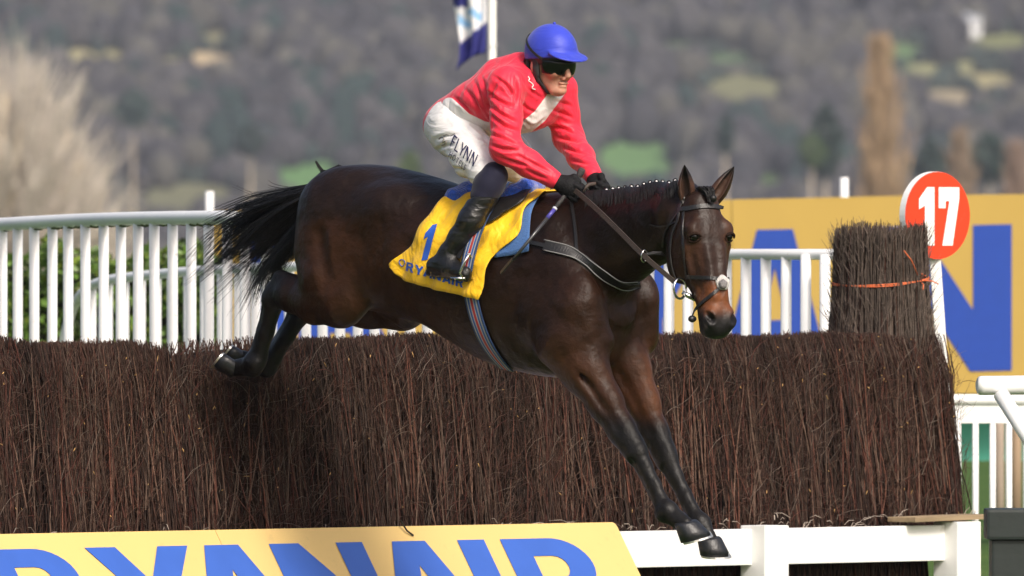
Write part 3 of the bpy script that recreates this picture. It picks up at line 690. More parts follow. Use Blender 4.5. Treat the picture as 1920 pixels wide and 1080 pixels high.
def feet(S, g=0.):
    S.chain([H(920, 338, .25), H(908, 368, .275), H(884, 412, .315), H(862, 446, .325), H(842, 474, .335), H(832, 490, .34)], [.053 + g, .05 + g, .049 + g, .042 + g, .036 + g, .038 + g], .02)
    S.chain([H(815, 498, .34), H(842, 500, .345), H(872, 513, .36)], [.032 + g, .036 + g, .026 + g], .025, flat=(.95, LAT))
    S.chain([H(1000, 336, -.2), H(1010, 375, -.3), H(960, 450, -.335), H(935, 500, -.335), H(975, 515, -.34)], [.056 + g, .056 + g, .05 + g, .04 + g, .027 + g], .02)
def hands(S, g=0.):
    for w, pc, sg in ((wr_n, H(1064, 350, .1), 1), (wr_f, H(1121, 348, -.03), -1)):
        fw = Vector((.86, 0, -.5)).normalized(); up = Vector((.5, 0, .86)); inn = Vector((0, sg, 0))
        S.cone(w, pc, .03 + g, .034 + g, .02)
        S.ell(pc, (.044 + g, .03 + g, .042 + g), R=[fw, inn, up], k=.015)
        for i in range(4):
            b = pc + fw * .034 + up * (.026 - .018 * i); L = (.9, 1., .95, .8)[i]
            S.chain([b, b + (fw * .024 + inn * .012) * L, b + (fw * .016 + inn * .036) * L, b + (fw * -.008 + inn * .04) * L], [.0115 + g, .0108 + g, .01 + g, .009 + g], .003)
        t = pc + up * .026 - fw * .012
        S.chain([t, t + up * .02 + fw * .016 + inn * .01, t + up * .014 + fw * .04 + inn * .018], [.014 + g, .0125 + g, .0105 + g], .006)
def head(S):
    S.ell(jh(-.012, 0, .02), (.098, .076, .1), R=RJ, k=.02)
    S.cone(jh(.03, 0, -.03), jh(.052, 0, -.1), .057, .031, .03)
    for r in (1, -1):
        S.ell(jh(.064, r * .038, -.034), (.028, .022, .022), R=RJ, k=.02)
        S.cone(jh(-.01, r * .052, -.05), jh(.052, r * .02, -.105), .018, .016, .025)
        S.ell(jh(-.015, r * .078, -.02), (.02, .01, .032), R=RJ, k=.008)
        S.ell(jh(.096, r * .011, -.055), (.011, .008, .008), R=RJ, k=.008)
    S.cone(jh(.092, 0, .0), jh(.11, 0, -.04), .009, .0125, .012)
    S.ell(jh(.087, 0, -.074), (.013, .024, .006), R=RJ, k=.006); S.ell(jh(.083, 0, -.086), (.013, .02, .0065), R=RJ, k=.006)
    S.ell(jh(.073, 0, -.106), (.02, .022, .017), R=RJ, k=.015)
    S.cone(jh(.1, -.022, -.0805), jh(.1, .022, -.0805), .004, .004, .004, op='s')
    S.cone(jh(-.03, 0, -.05), H(990, 165, 0), .052, .055, .03)
def bounds(pts, m): a = np.array([tuple(p) for p in pts]); return a.min(0) - m, a.max(0) + m
ALLP = [t for t, r in TORSO] + [sh_n, el_n, wr_n, sh_f, el_f, wr_f, HC, H(872, 513, .36), H(815, 500, .34), H(856, 243, .1), H(975, 515, -.34), H(1121, 348, -.05)]
S = SDF(*bounds(ALLP, .19), .0075); torso(S, -.014); arms(S, -.006); legs(S, -.008); feet(S, -.006); hands(S, -.003); head(S)
pbody, _, _ = sdf_obj('body', S, M_skin, person, 1)
# face detail needs a finer skin: the head is rebuilt finely inside the same mesh
S = SDF(*bounds([HC], .2), .0035); head(S); Vh, Qh = S.mesh(); Vh = relax(Vh, Qh, 1); Vh = np.array(HC) + (Vh - np.array(HC)) * 1.012
me = pbody.data; old = np.zeros(len(me.vertices) * 3, np.float32); me.vertices.foreach_get('co', old); oldq = np.zeros(len(me.loops), np.int32); me.loops.foreach_get('vertex_index', oldq)
Vb = old.reshape(-1, 3); me2 = mesh_np('body', np.concatenate([Vb, Vh]), np.concatenate([oldq.reshape(-1, 4), Qh + len(Vb)])); me2.materials.append(M_skin); pbody.data = me2
JC = np.array(HC)

def pix(V):
    """photo pixel of points in the horse frame"""
    Wd = np.array(FRAME.to_3x3()) @ V.T + np.array(FRAME.translation)[:, None]; d = Wd[1] - CAM_Y
    return 960 + Wd[0] / d * K, 540 - (Wd[2] - CAM_Z) / d * K
def seg_d(V, a, b):
    a, b = np.array(a), np.array(b); ab = b - a; t = np.clip((V - a) @ ab / (ab @ ab), 0, 1); return np.linalg.norm(V - a - t[:, None] * ab, axis=1)
def poly_d(x, y, pl):
    d = np.full(len(x), 1e9)
    for (ax, ay), (bx, by) in zip(pl[:-1], pl[1:]):
        dx, dy = bx - ax, by - ay; t = np.clip(((x - ax) * dx + (y - ay) * dy) / (dx * dx + dy * dy), 0, 1); d = np.minimum(d, np.hypot(x - ax - t * dx, y - ay - t * dy))
    return d
# jacket
S = SDF(*bounds(ALLP[:10], .17), .005); torso(S, .012); arms(S, .01, .009)
S.ell(H(985, 205, 0), (.12, .14, .09), k=.06)
# collar
S.cone(H(988, 160, 0), jh(-.045, 0, -.085), .068, .06, .02)
V, Q = S.mesh(); V = relax(V, Q, 1)
an = np.minimum(seg_d(V, sh_n, el_n), seg_d(V, el_n, wr_n)); af = np.minimum(seg_d(V, sh_f, el_f), seg_d(V, el_f, wr_f)); ar = np.minimum(an, af)
# folds gathered at the elbow, armpit and waist
fold = .0035 * np.sin(V @ np.array([38, 14, 52]) + 2 * vnoise(V, 14, 3)) * np.clip(vnoise(V, 9, 5) + .45, 0, 1) + .003 * vnoise(V, 45, 6)
ct = np.array([tuple(t) for t, r in TORSO]).mean(0)
axis_pts = np.array([tuple(p) for p in (sh_n, el_n, wr_n, sh_f, el_f, wr_f)] + [tuple(t) for t, r in TORSO])
tri_n = np.zeros_like(V); fn = np.cross(V[Q[:, 1]] - V[Q[:, 0]], V[Q[:, 2]] - V[Q[:, 0]])
for c in range(4): np.add.at(tri_n, Q[:, c], fn)
tri_n /= np.linalg.norm(tri_n, axis=1)[:, None] + 1e-9
def folds(V, segs, amp, f, seed):
    '''diagonal creases winding round a limb'''
    out = np.zeros(len(V))
    for a, b, w in segs:
        a, b = np.array(a), np.array(b); ab = (b - a) / np.linalg.norm(b - a); r = V - a; t = r @ ab; e1 = np.cross(ab, [0, 1, 0]); e1 /= np.linalg.norm(e1); e2 = np.cross(ab, e1); th = np.arctan2(r @ e2, r @ e1); L = np.linalg.norm(b - a)
        d = np.linalg.norm(r - np.clip(t, 0, L)[:, None] * ab, axis=1); m = 1 - sstep(d, w, w + .035)
        qv = np.stack([t * f + 1.1 * th + .9 * np.sin(th + seed), th * .9 - t * 9 + seed, 6 * vnoise(V, 5, seed)], 1); n1 = vnoise(qv, .75, seed + 20) + .25 * vnoise(qv, 2.1, seed + 30)
        cr = np.exp(-(n1 / .085) ** 2); on = np.clip(.35 + 1.1 * vnoise(V, 8, seed + 7), 0, 1)
        out += m * amp * (.45 - cr) * on * sstep(t, -.05, .03) * (1 - sstep(t, L - .03, L + .02))
    return out
fold = fold + folds(V, [(sh_n, el_n, .075), (el_n, wr_n, .065), (sh_f, el_f, .075), (el_f, wr_f, .065)], .006, 60, 1) + folds(V, [(TORSO[0][0], TORSO[3][0], .15)], .007, 34, 4) * sstep(ar, .075, .1)
def creases(V, N, lines, seed=0):
    '''creases along lines drawn on the visible side: (polyline, depth, half width in pixels)'''
    x, y = pix(V); vis = np.clip(-(N @ np.array(FINV.to_3x3() @ Vector((0, 1, 0)))) * 2 + .3, 0, 1); out = np.zeros(len(V)); jx = 2.0 * vnoise(V, 22, seed); jy = 2.0 * vnoise(V, 22, seed + 1)
    for pl, amp, w in lines:
        d = poly_d(x + jx, y + jy, pl); (ax, ay), (bx, by) = pl[0], pl[-1]; L2 = (bx - ax) ** 2 + (by - ay) ** 2; t = ((x - ax) * (bx - ax) + (y - ay) * (by - ay)) / L2
        tap = np.clip(np.sin(np.clip(t, 0.02, .98) * np.pi), 0, 1) ** .6; out += vis * tap * amp * (-np.exp(-(d / w) ** 2) + .55 * np.exp(-((d - 2.1 * w) / (1.3 * w)) ** 2))
    return out
CRJ = [([(903, 143), (910, 160), (914, 180)], .009, 3.2), ([(926, 143), (948, 160), (966, 186)], .01, 3.2), ([(915, 196), (940, 215), (968, 229)], .013, 3.2), ([(912, 172), (935, 190), (964, 203)], .012, 3), ([(921, 216), (945, 236), (972, 246)], .012, 3),
       ([(968, 140), (969, 170), (966, 202)], .015, 3), ([(988, 163), (1000, 174), (1014, 184)], .008, 2.6), ([(975, 190), (990, 205), (1005, 212)], .008, 3), ([(1034, 205), (1052, 210), (1074, 222)], .012, 3), ([(1040, 190), (1056, 192), (1072, 200)], .01, 3),
       ([(913, 249), (940, 258), (974, 274)], .013, 3), ([(920, 272), (945, 280), (974, 282)], .013, 3), ([(930, 292), (955, 302), (990, 312)], .011, 3), ([(965, 288), (1000, 308), (1036, 326)], .009, 2.8), ([(985, 318), (1005, 328), (1026, 336)], .008, 2.6),
       ([(1033, 237), (1052, 240), (1078, 250)], .013, 3), ([(1044, 258), (1062, 262), (1086, 268)], .012, 3), ([(1053, 276), (1070, 282), (1094, 288)], .011, 2.8), ([(1068, 300), (1082, 302), (1104, 308)], .009, 2.6),
       ([(850, 180), (868, 196), (885, 214)], .009, 3.5), ([(870, 165), (888, 185), (902, 212)], .009, 3.5), ([(890, 152), (900, 175), (908, 205)], .008, 3), ([(980, 225), (995, 236), (1012, 232)], .009, 2.6), ([(990, 245), (1005, 236), (1022, 222)], .008, 2.6), ([(935, 150), (925, 170), (917, 195)], .01, 3)]
fold = fold * .6 + .8 * creases(V, tri_n, CRJ)
V = V + tri_n * fold[:, None]
keep = ~(((V - JC) @ np.array(ju) > -.088 - .35 * ((V - JC) @ np.array(jf))) & (seg_d(V, jh(-.03, 0, -.02), H(990, 165, 0)) < .085))        # neck hole
keep &= ~(np.minimum(np.linalg.norm(V - np.array(wr_n), axis=1), np.linalg.norm(V - np.array(wr_f), axis=1)) < .02)
keep &= ~(V @ np.array([.86, 0, .3]) < np.array(H(822, 205)) @ np.array([.86, 0, .3]))
Q = Q[keep[Q].all(1)]
me = mesh_np('jacket', V, Q); x, y = pix(V)
side = tri_n @ np.array(FINV.to_3x3() @ Vector((0, 1, 0)))
band = 13 - poly_d(x, y, [(842, 196), (872, 224), (905, 240), (950, 250), (985, 240), (1012, 218), (1046, 172)])
far = 11 - poly_d(x, y, [(832, 196), (850, 170), (880, 143)]) 
band = np.where(side < .25, band, -5); band = np.where(ar < .1, np.minimum(band, np.minimum((an - .088) * 900, (af - .083) * 900)), band)
set_float(me, band / S0, 'band'); me.materials.append(M_red)
jacket = bpy.data.objects.new('jacket', me); link(jacket, person)
# breeches
S = SDF(*bounds([H(856, 243, .1), H(893, 243, -.1), H(920, 336, .25), H(1000, 332, -.2), TORSO[0][0]], .2), .0065); legs(S, .006)
S.cone(TORSO[0][0], H(885, 215), .15, .145, .05, flat=(.72, TX))
V, Q = S.mesh(); V = relax(V, Q, 1)
nn = np.zeros_like(V); fn = np.cross(V[Q[:, 1]] - V[Q[:, 0]], V[Q[:, 2]] - V[Q[:, 0]])
for c in range(4): np.add.at(nn, Q[:, c], fn)
nn /= np.linalg.norm(nn, axis=1)[:, None] + 1e-9
V = V + nn * (.003 * np.sin(V @ np.array([60, 10, -45]) + 3 * vnoise(V, 10, 8)) * np.clip(vnoise(V, 8, 9) + .5, 0, 1) + .002 * vnoise(V, 50, 4))[:, None]
V = V + nn * (folds(V, [(H(856, 246, .11), H(920, 336, .25), .1), (H(905, 250, -.1), H(1000, 332, -.2), .1)], .006, 45, 2))[:, None]
CRB = [([(813, 262), (832, 256), (858, 250)], .008, 3), ([(814, 282), (832, 274), (850, 271)], .008, 3), ([(822, 300), (838, 296), (852, 300)], .007, 3), ([(838, 318), (856, 316), (872, 322)], .007, 3), ([(872, 236), (890, 252), (915, 268)], .009, 3), ([(885, 232), (905, 252), (930, 290)], .007, 3), ([(858, 340), (872, 336), (890, 340)], .007, 2.6), ([(985, 262), (998, 280), (1012, 300)], .007, 3)]
V = V + nn * creases(V, nn, CRB, 5)[:, None]
me = mesh_np('breeches', V, Q); me.materials.append(M_white); breeches = bpy.data.objects.new('breeches', me); link(breeches, person)
BV_leg = BVHTree.FromPolygons([tuple(v) for v in V], [tuple(int(i) for i in q) for q in Q])
# boots with navy tops, gloves
for name, near in (('boot', 1), ('boot', 0)):
    S = SDF(*bounds([H(920, 338, .25), H(872, 513, .36), H(812, 500, .34)] if near else [H(1000, 336, -.2), H(960, 450, -.335), H(975, 515, -.34)], .09), .006); feet(S, .004)
    if near:
        for a, b in (((806, 510), (846, 514)), ((846, 514), (876, 521))): S.cone(H(*a, .345), H(*b, .355), .018, .018, .006)
        pl = np.array(FINV.to_3x3() @ Vector((-.45, 0, 1))); o0 = np.array(H(905, 362, .28))
        X, Y, Z = np.meshgrid(*S.ax, indexing='ij'); S.F = np.maximum(S.F, ((X - o0[0]) * pl[0] + (Y - o0[1]) * pl[1] + (Z - o0[2]) * pl[2]).astype(np.float32))
    bo, _, _ = sdf_obj(name, S, M_boot, person, 1)
S = SDF(*bounds([H(920, 336, .25), H(905, 365, .28)], .1), .006); S.chain([H(926, 330, .25), H(917, 346, .262), H(907, 366, .28)], [.058, .061, .055], .02); sdf_obj('knee_band', S, M_navy, person, 1)
S = SDF(*bounds([H(1000, 335, -.2), H(1006, 360, -.26)], .1), .007); S.cone(H(1000, 335, -.2), H(1006, 360, -.26), .062, .06, .02); sdf_obj('knee_band', S, M_navy, person, 1)
for w, c in ((wr_n, H(1064, 350, .1)), (wr_f, H(1121, 348, -.03))):
    S = SDF(*bounds([w, c], .085), .0035); hands(S, .002); ww = np.array(w); sdf_obj('glove', S, M_glove, person, 1)
# cap: hard shell, silk cover with peak, goggles, harness
S = SDF(*bounds([HC], .24), .0045)
S.ell(jh(-.012, 0, .038), (.122, .1, .116), R=RJ, k=.01)
X, Y, Z = np.meshgrid(*S.ax, indexing='ij')
def plane(c, n):
    c, n = np.array(c), np.array(n); return ((X - c[0]) * n[0] + (Y - c[1]) * n[1] + (Z - c[2]) * n[2]).astype(np.float32)
full = S.F.copy()
cut = plane(jh(0, 0, .012), -(ju * .985 - jf * .17)); S.F = np.maximum(full, cut) 
S.ell(jh(.1, 0, .04), (.07, .088, .011), R=[jf * .97 - ju * .22, jr, ju * .97 + jf * .22], k=.012)
capo, _, _ = sdf_obj('cap_cover', S, M_blue, person, 1)
S.F = np.maximum(full + .006, plane(jh(0, 0, -.012), -(ju * .98 - jf * .1))); S.F = np.maximum(S.F, plane(jh(0, 0, .05), ju)); sdf_obj('helmet_shell', S, M_hard, person, 1)
S.F[:] = 1; S.ell(jh(-.002, 0, -.005), (.114, .09, .12), R=RJ, k=.01); S.F = np.maximum(S.F, -plane(jh(.035, 0, 0), jf)); S.F = np.maximum(S.F, plane(jh(0, 0, .016), ju)); S.F = np.maximum(S.F, -plane(jh(0, 0, -.041), ju))
S.ell(jh(.112, 0, -.04), (.03, .014, .022), R=RJ, k=.01, op='s'); sdf_obj('goggles', S, M_lens, person, 1)
S.F[:] = 1
for r in (1, -1):
    S.cone(jh(-.005, r * .082, .0), jh(.005, r * .078, -.05), .02, .018, .02, flat=(.5, jr)); S.chain([jh(.0, r * .084, -.03), jh(.01, r * .07, -.075), jh(.03, r * .03, -.118), jh(.035, 0, -.124)], [.011, .009, .009, .009], .01)
    S.chain([jh(-.06, r * .08, .0), jh(-.05, r * .075, -.05), jh(-.01, r * .072, -.07)], [.008, .008, .008], .01)
sdf_obj('chin_harness', S, M_strap, person, 1)
gs = MB(); a = [jh(-.012 + .124 * math.cos(w) * 1.012, .1 * 1.02 * math.sin(w), .038 + .116 * (-.28 - .22 * math.cos(w) + .0)) for w in np.linspace(1.0, 2 * math.pi - 1.0, 30)]
def capsurf(th, ph): return jh(-.012 + .1245 * math.sin(ph) * math.cos(th), .1025 * math.sin(ph) * math.sin(th), .038 + .1185 * math.cos(ph))
pts = [capsurf(th, ph) for th, ph in zip(np.linspace(math.radians(62), math.radians(298), 40), [1.75 - .75 * math.sin(t) ** 1.2 for t in np.linspace(0.02, math.pi - .02, 40)])]
gs.ribbon(pts, [p - jh(-.012, 0, .038) for p in pts], .011, .003); gs.build('goggle_strap', M_strap, person, smooth=False)
bt = MB(); bm = bmesh.new(); bmesh.ops.create_uvsphere(bm, u_segments=10, v_segments=6, radius=.007); bm.verts.ensure_lookup_table(); bt.add([capsurf(0, .02) + v.co for v in bm.verts], [tuple(v.index for v in f.verts) for f in bm.faces]); bm.free(); bt.build('cap_button', M_blue, person, smooth=True)
# ------------------------------------------------------------------ saddle cloth, saddle, girth, bridle, whip
def skin_path(pl, n, off=.004, smooth=2):
    """a photo polyline laid on the horse's coat"""
    q = catmull([np.array(p, float) for p in pl], n); pos = []; nor = []
    for a in q:
        p, nn = hit(a[0], a[1]); pos.append(p); nor.append(nn)
    ok = [i for i in range(n) if pos[i] is not None]
    for i in range(n):
        if pos[i] is None:
            j = min(ok, key=lambda k: abs(k - i)); d = (pos[j] - CAML).length; pos[i] = CAML + px_ray(*q[i][:2]) * d; nor[i] = nor[j]
    pos = [p + nn * off for p, nn in zip(pos, nor)]
    for _ in range(smooth):
        nor = [nor[i] if i in (0, n - 1) else (nor[i - 1] + nor[i] * 2 + nor[i + 1]).normalized() for i in range(n)]
        pos = [pos[i] if i in (0, n - 1) else (pos[i - 1] + pos[i] * 2 + pos[i + 1]) / 4 for i in range(n)]
    return pos, nor
def strap(name, pl, w, m, parent, th=.004, n=24, off=.004):
    pos, nor = skin_path(pl, n, off); mb = MB(); mb.ribbon(pos, nor, w, th); return mb.build(name, m, parent, bevel=0)
M_leather = mat('black_leather', (.013, .012, .012), rough=.4, var=.25, vscale=40, bump=.2, bscale=180)
M_rein = mat('brown_rein', (.05, .035, .027), rough=.6, var=.3, vscale=60, bump=.4, bscale=240)
M_stitch = mat('white_piping', (.2, .2, .2), rough=.5, var=.1)
M_steel = mat('stainless_steel', (.62, .62, .63), rough=.22, metal=1., var=.1)
M_yellow = silk_mat('yellow_cloth', (.86, .5, .014), .5, bump=.3, sc=13, stretch=(1.4, 1, .9), sheen=.1)
M_pad = silk_mat('blue_grey_pad', (.05, .13, .33), .75, bump=.3, sc=90, sheen=.2)
M_fleece = mat('royal_blue_fleece', (.012, .075, .46), rough=.9, var=.35, vscale=70, bump=.9, bscale=120, sheen=.5)
M_print = mat('blue_print', (.018, .085, .42), rough=.55, var=.06)

def poly_mesh(loops):
    """triangulated 2-D letter from outline loops (holes by even-odd fill)"""
    cu = bpy.data.curves.new('letter', 'CURVE'); cu.dimensions = '2D'; cu.fill_mode = 'BOTH'
    for lp in loops:
        s = cu.splines.new('POLY'); s.points.add(len(lp) - 1); s.use_cyclic_u = True
        for i, (x, y) in enumerate(lp): s.points[i].co = (x, y, 0, 1)
    o = bpy.data.objects.new('letter', cu); me = bpy.data.meshes.new_from_object(o); v = [tuple(p.co)[:2] for p in me.vertices]; f = [tuple(p.vertices) for p in me.polygons]
    bpy.data.objects.remove(o); bpy.data.curves.remove(cu); bpy.data.meshes.remove(me); return v, f
def arc(cx, cy, rx, ry, a0, a1, n=12): return [(cx + rx * math.cos(math.radians(a0 + (a1 - a0) * i / n)), cy + ry * math.sin(math.radians(a0 + (a1 - a0) * i / n))) for i in range(n + 1)]
GLY = {   # heavy sans capitals on a unit-high cell: outline loops and advance width
 'R': ([[(0, 0), (0, 1), (.5, 1)] + arc(.5, .7, .36, .3, 90, -60, 14) + [(.92, 0), (.62, 0), (.44, .36), (.27, .36), (.27, 0)], [(.27, .57)] + arc(.47, .69, .12, .12, -90, 90, 8) + [(.27, .81)]], .98),
 'Y': ([[(.33, 0), (.33, .4), (-.04, 1), (.26, 1), (.47, .63), (.68, 1), (.98, 1), (.61, .4), (.61, 0)]], .98),
 'A': ([[(-.02, 0), (.34, 1), (.68, 1), (1.04, 0), (.75, 0), (.69, .18), (.33, .18), (.27, 0)], [(.4, .38), (.62, .38), (.51, .74)]], 1.06),
 'N': ([[(0, 0), (0, 1), (.3, 1), (.68, .42), (.68, 1), (.95, 1), (.95, 0), (.66, 0), (.27, .59), (.27, 0)]], 1.05),
 'I': ([[(0, 0), (0, 1), (.28, 1), (.28, 0)]], .38),
 '1': ([[(.16, 0), (.16, .68), (0, .62), (0, .8), (.22, 1), (.42, 1), (.42, 0)]], .55),
 '7': ([[(0, 1), (.56, 1), (.56, .8), (.38, 0), (.1, 0), (.29, .76), (.19, .76), (.19, .64), (0, .64)]], .6),
 'F': ([[(0, 0), (0, 1), (.5, 1), (.5, .88), (.13, .88), (.13, .56), (.44, .56), (.44, .45), (.13, .45), (.13, 0)]], .58),
 'L': ([[(0, 0), (0, 1), (.13, 1), (.13, .12), (.5, .12), (.5, 0)]], .56),
 'y': ([[(.25, 0), (.25, .42), (-.04, 1), (.11, 1), (.32, .55), (.53, 1), (.68, 1), (.38, .42), (.38, 0)]], .66),
 'n': ([[(0, 0), (0, 1), (.16, 1), (.56, .24), (.56, 1), (.68, 1), (.68, 0), (.53, 0), (.12, .78), (.12, 0)]], .84),
 'H': ([[(0, 0), (0, 1), (.14, 1), (.14, .58), (.52, .58), (.52, 1), (.66, 1), (.66, 0), (.52, 0), (.52, .45), (.14, .45), (.14, 0)]], .88),
 'O': ([arc(.42, .5, .42, .5, 0, 350, 22), arc(.42, .5, .29, .37, 0, 350, 22)], 1.02),
 'T': ([[(.24, 0), (.24, .87), (0, .87), (0, 1), (.62, 1), (.62, .87), (.38, .87), (.38, 0)]], .78),
 'E': ([[(0, 0), (0, 1), (.5, 1), (.5, .88), (.14, .88), (.14, .57), (.45, .57), (.45, .45), (.14, .45), (.14, .12), (.52, .12), (.52, 0)]], .7),
 'S': ([[(.02, .14), (.12, .24)] + arc(.28, .27, .15, .15, 230, 450, 8) + arc(.26, .72, .24, .28, 270, 20, 8)[::1][:0] + [(.2, .46), (.05, .6), (.05, .82), (.18, .98), (.4, 1), (.52, .88), (.44, .8), (.36, .88), (.24, .87), (.18, .78), (.2, .66), (.36, .54), (.52, .42), (.56, .22), (.44, .04), (.25, -.02), (.1, .04)]], .68),
}
GM = {k: (poly_mesh(v[0]), v[1]) for k, v in GLY.items()}
def refine(v, f, mx):
    bm = bmesh.new(); vs = [bm.verts.new((x, y, 0)) for x, y in v]
    for q in f:
        try: bm.faces.new([vs[i] for i in q])
        except ValueError: pass
    for _ in range(5):
        e = [e for e in bm.edges if e.calc_length() > mx]
        if not e: break
        bmesh.ops.subdivide_edges(bm, edges=e, cuts=1); bmesh.ops.triangulate(bm, faces=bm.faces[:])
    bm.verts.index_update(); r = ([(p.co.x, p.co.y) for p in bm.verts], [tuple(p.index for p in q.verts) for q in bm.faces]); bm.free(); return r

# saddle cloth: a patch laid over the near flank, mirrored on the far one
def coons(top, left, bot, right, nu, nv):
    t = catmull(top, nu); b = catmull(bot, nu); l = catmull(left, nv); r = catmull(right, nv); g = []
    for j in range(nv):
        v = j / (nv - 1)
        for i in range(nu):
            u = i / (nu - 1)
            g.append((1 - v) * t[i] + v * b[i] + (1 - u) * l[j] + u * r[j] - ((1 - u) * (1 - v) * t[0] + u * (1 - v) * t[-1] + (1 - u) * v * b[0] + u * v * b[-1]))
    return g
def drape(name, sides, nu, nv, off, m, parent, wr=.006, flare=None, th=.004):
    g = coons(*sides, nu, nv); pos = []; lastd = None
    for a in g:
        p, nn = hit(a[0], a[1])
        if p is None: p = CAML + px_ray(a[0], a[1]) * lastd; nn = Vector((0, -1, 0))
        lastd = (p - CAML).length; pos.append((p, nn))
    Vp = []
    for (p, nn), a in zip(pos, g):
        x, y = a[0], a[1]
        wv = wr * (math.sin(x * .11 + y * .03) * .5 + math.sin(x * .05 - y * .09 + 1) * .6 + .5 * math.sin(x * .19 + y * .13)) + (flare(x, y) if flare else 0)
        Vp.append(p + nn * (off + max(wv, -off * .6)))
    F = [(j * nu + i, j * nu + i + 1, (j + 1) * nu + i + 1, (j + 1) * nu + i) for j in range(nv - 1) for i in range(nu - 1)]
    for sgn in (1, -1):
        mb = MB(); mb.add([(p.x, p.y * sgn, p.z) for p in Vp], F); o = mb.build(name, m, parent, smooth=True)
        so = o.modifiers.new('thickness', 'SOLIDIFY'); so.thickness = th; so.offset = 0
    return Vp, g
cloth = empty('saddle_cloth', 'yellow number cloth printed with a blue 1 under the saddle', 'saddle cloth', mat=FRAME)
pad = empty('saddle_pad', 'blue-grey quilted pad showing ahead of the yellow number cloth', 'saddle pad', mat=FRAME)
drape('pad_flap', ([(930, 392), (975, 380), (1012, 372)], [(930, 392), (932, 430), (930, 484)], [(930, 484), (965, 479), (994, 472)], [(1012, 372), (998, 405), (994, 472)]), 14, 14, .012, M_pad, pad, .001)
YL = ([(836, 380), (900, 368), (960, 358), (1042, 350)], [(836, 380), (812, 404), (793, 425), (776, 462), (742, 489)], [(742, 500), (764, 520), (814, 538), (862, 549), (909, 560)], [(1042, 350), (1012, 376), (991, 398), (980, 434), (966, 454), (925, 488), (909, 560)])
YL = (YL[0], YL[1] + [(739, 500)], [(739, 500)] + YL[2][1:], YL[3])
fl_ = lambda x, y: .03 * max(0, (y - 480) / 60) * max(0, (800 - x) / 60) + .02 * max(0, (y - 500) / 60)
drape('cloth_flap', YL, 56, 44, .022, M_yellow, cloth, .0075, fl_)
cbm = [o for o in cloth.children][0]
bmc = bmesh.new(); bmc.from_mesh(cbm.data); CB = BVHTree.FromBMesh(bmc); bmc.free()
def print_on(bvh, ch, org, ex, ey, m, parent, off=.004, name='letter', step=.06):
    """a glyph laid on a surface; org, ex, ey in photo pixels"""
    (v, f), adv = GM[ch]; v, f = refine(v, f, step); out = []
    for x, y in v:
        px = org[0] + ex[0] * x + ey[0] * y; py = org[1] + ex[1] * x + ey[1] * y; d = px_ray(px, py)
        p, nn, i, _ = bvh.ray_cast(CAML, d, 200)
        if p is None: return
        if nn.dot(d) > 0: nn = -nn
        out.append(p + nn * off - d * .001)
    mb = MB(); mb.add(out, f); o = mb.build(name, m, parent, smooth=True); return o
print_on(CB, '1', (784, 490), (44, -8), (18, -66), M_print, cloth, name='number')
w = 0
for ch in 'RYANAIR':
    x = 762 + w; y = 508 + (x - 762) * .30; print_on(CB, ch, (x, y), (15.5, 4.6), (2, -17), M_print, cloth); w += GM[ch][1] * 15.5 + 1.2
lg = MB(); pts = []
for a in np.linspace(0, 2 * math.pi, 17):
    p, nn, i, _ = CB.ray_cast(CAML, px_ray(755 + 5 * math.cos(a) * (1 - .3 * math.sin(a)), 493 + 6 * math.sin(a)), 200)
    if p is not None: pts.append(p + nn * (-.004 if nn.y > 0 else .004))
lg.tube(pts, .0022, 4, False); lg.build('emblem', M_print, cloth)

saddle = empty('saddle', 'small black racing saddle with royal blue fleece ends under the jockey', 'saddle', mat=FRAME)
def blob(name, chain, rs, m, parent, fl=None, h=.007, k=.03, wob=.0):
    S = SDF(*bounds(chain, max(rs) + .06), h); S.chain(chain, rs, k, flat=fl); V, Q = S.mesh(); V = relax(V, Q, 1)
    if wob: V = V + np.stack([vnoise(V, 160, i) for i in range(3)], 1) * wob
    me = mesh_np(name, V, Q); me.materials.append(m); o = bpy.data.objects.new(name, me); link(o, parent); return o
blob('fleece_roll', [H(852, 371, .14), H(878, 362, .05), H(900, 356, -.08)], [.042, .042, .04], M_fleece, saddle, wob=.004)
blob('fleece_roll', [H(934, 386, .16), H(962, 364, .13), H(985, 352, .08), H(1010, 348, -.05)], [.028, .032, .032, .03], M_fleece, saddle, wob=.004)
blob('seat', [H(870, 372, .03), H(920, 374, .02), H(975, 364, .0)], [.05, .055, .05], M_leather, saddle)
mb = MB(); g = coons([(905, 385), (950, 378), (1000, 372)], [(905, 385), (905, 410), (908, 432)], [(908, 432), (930, 425), (955, 408)], [(1000, 372), (985, 392), (955, 408)], 12, 9); Vp = []
for a in g:
    p, nn = hit(a[0], a[1]); Vp.append(p + nn * .043)
mb.add(Vp, [(j * 12 + i, j * 12 + i + 1, (j + 1) * 12 + i + 1, (j + 1) * 12 + i) for j in range(8) for i in range(11)]); o = mb.build('flap', M_leather, saddle, smooth=True); o.modifiers.new('thickness', 'SOLIDIFY').thickness = .006
strap('stirrup_leather', [(925, 392), (905, 425), (886, 462), (874, 488)], .022, M_leather, saddle, off=.05)
si = MB(); yk = L2W(H(872, 513, .36)).y
si.tube([HD(*p, yk - .035) for p in ((880, 476), (870, 492), (862, 512), (868, 521))], [.005, .006, .006, .005], 6); si.tube([HD(880, 476, yk - .035), HD(886, 492, yk + .05), HD(886, 518, yk + .1)], .0055, 6)
si.box(HD(870, 522, yk + .01), (.05, .11, .01)); si.build('stirrup_iron', M_steel, saddle, smooth=True)
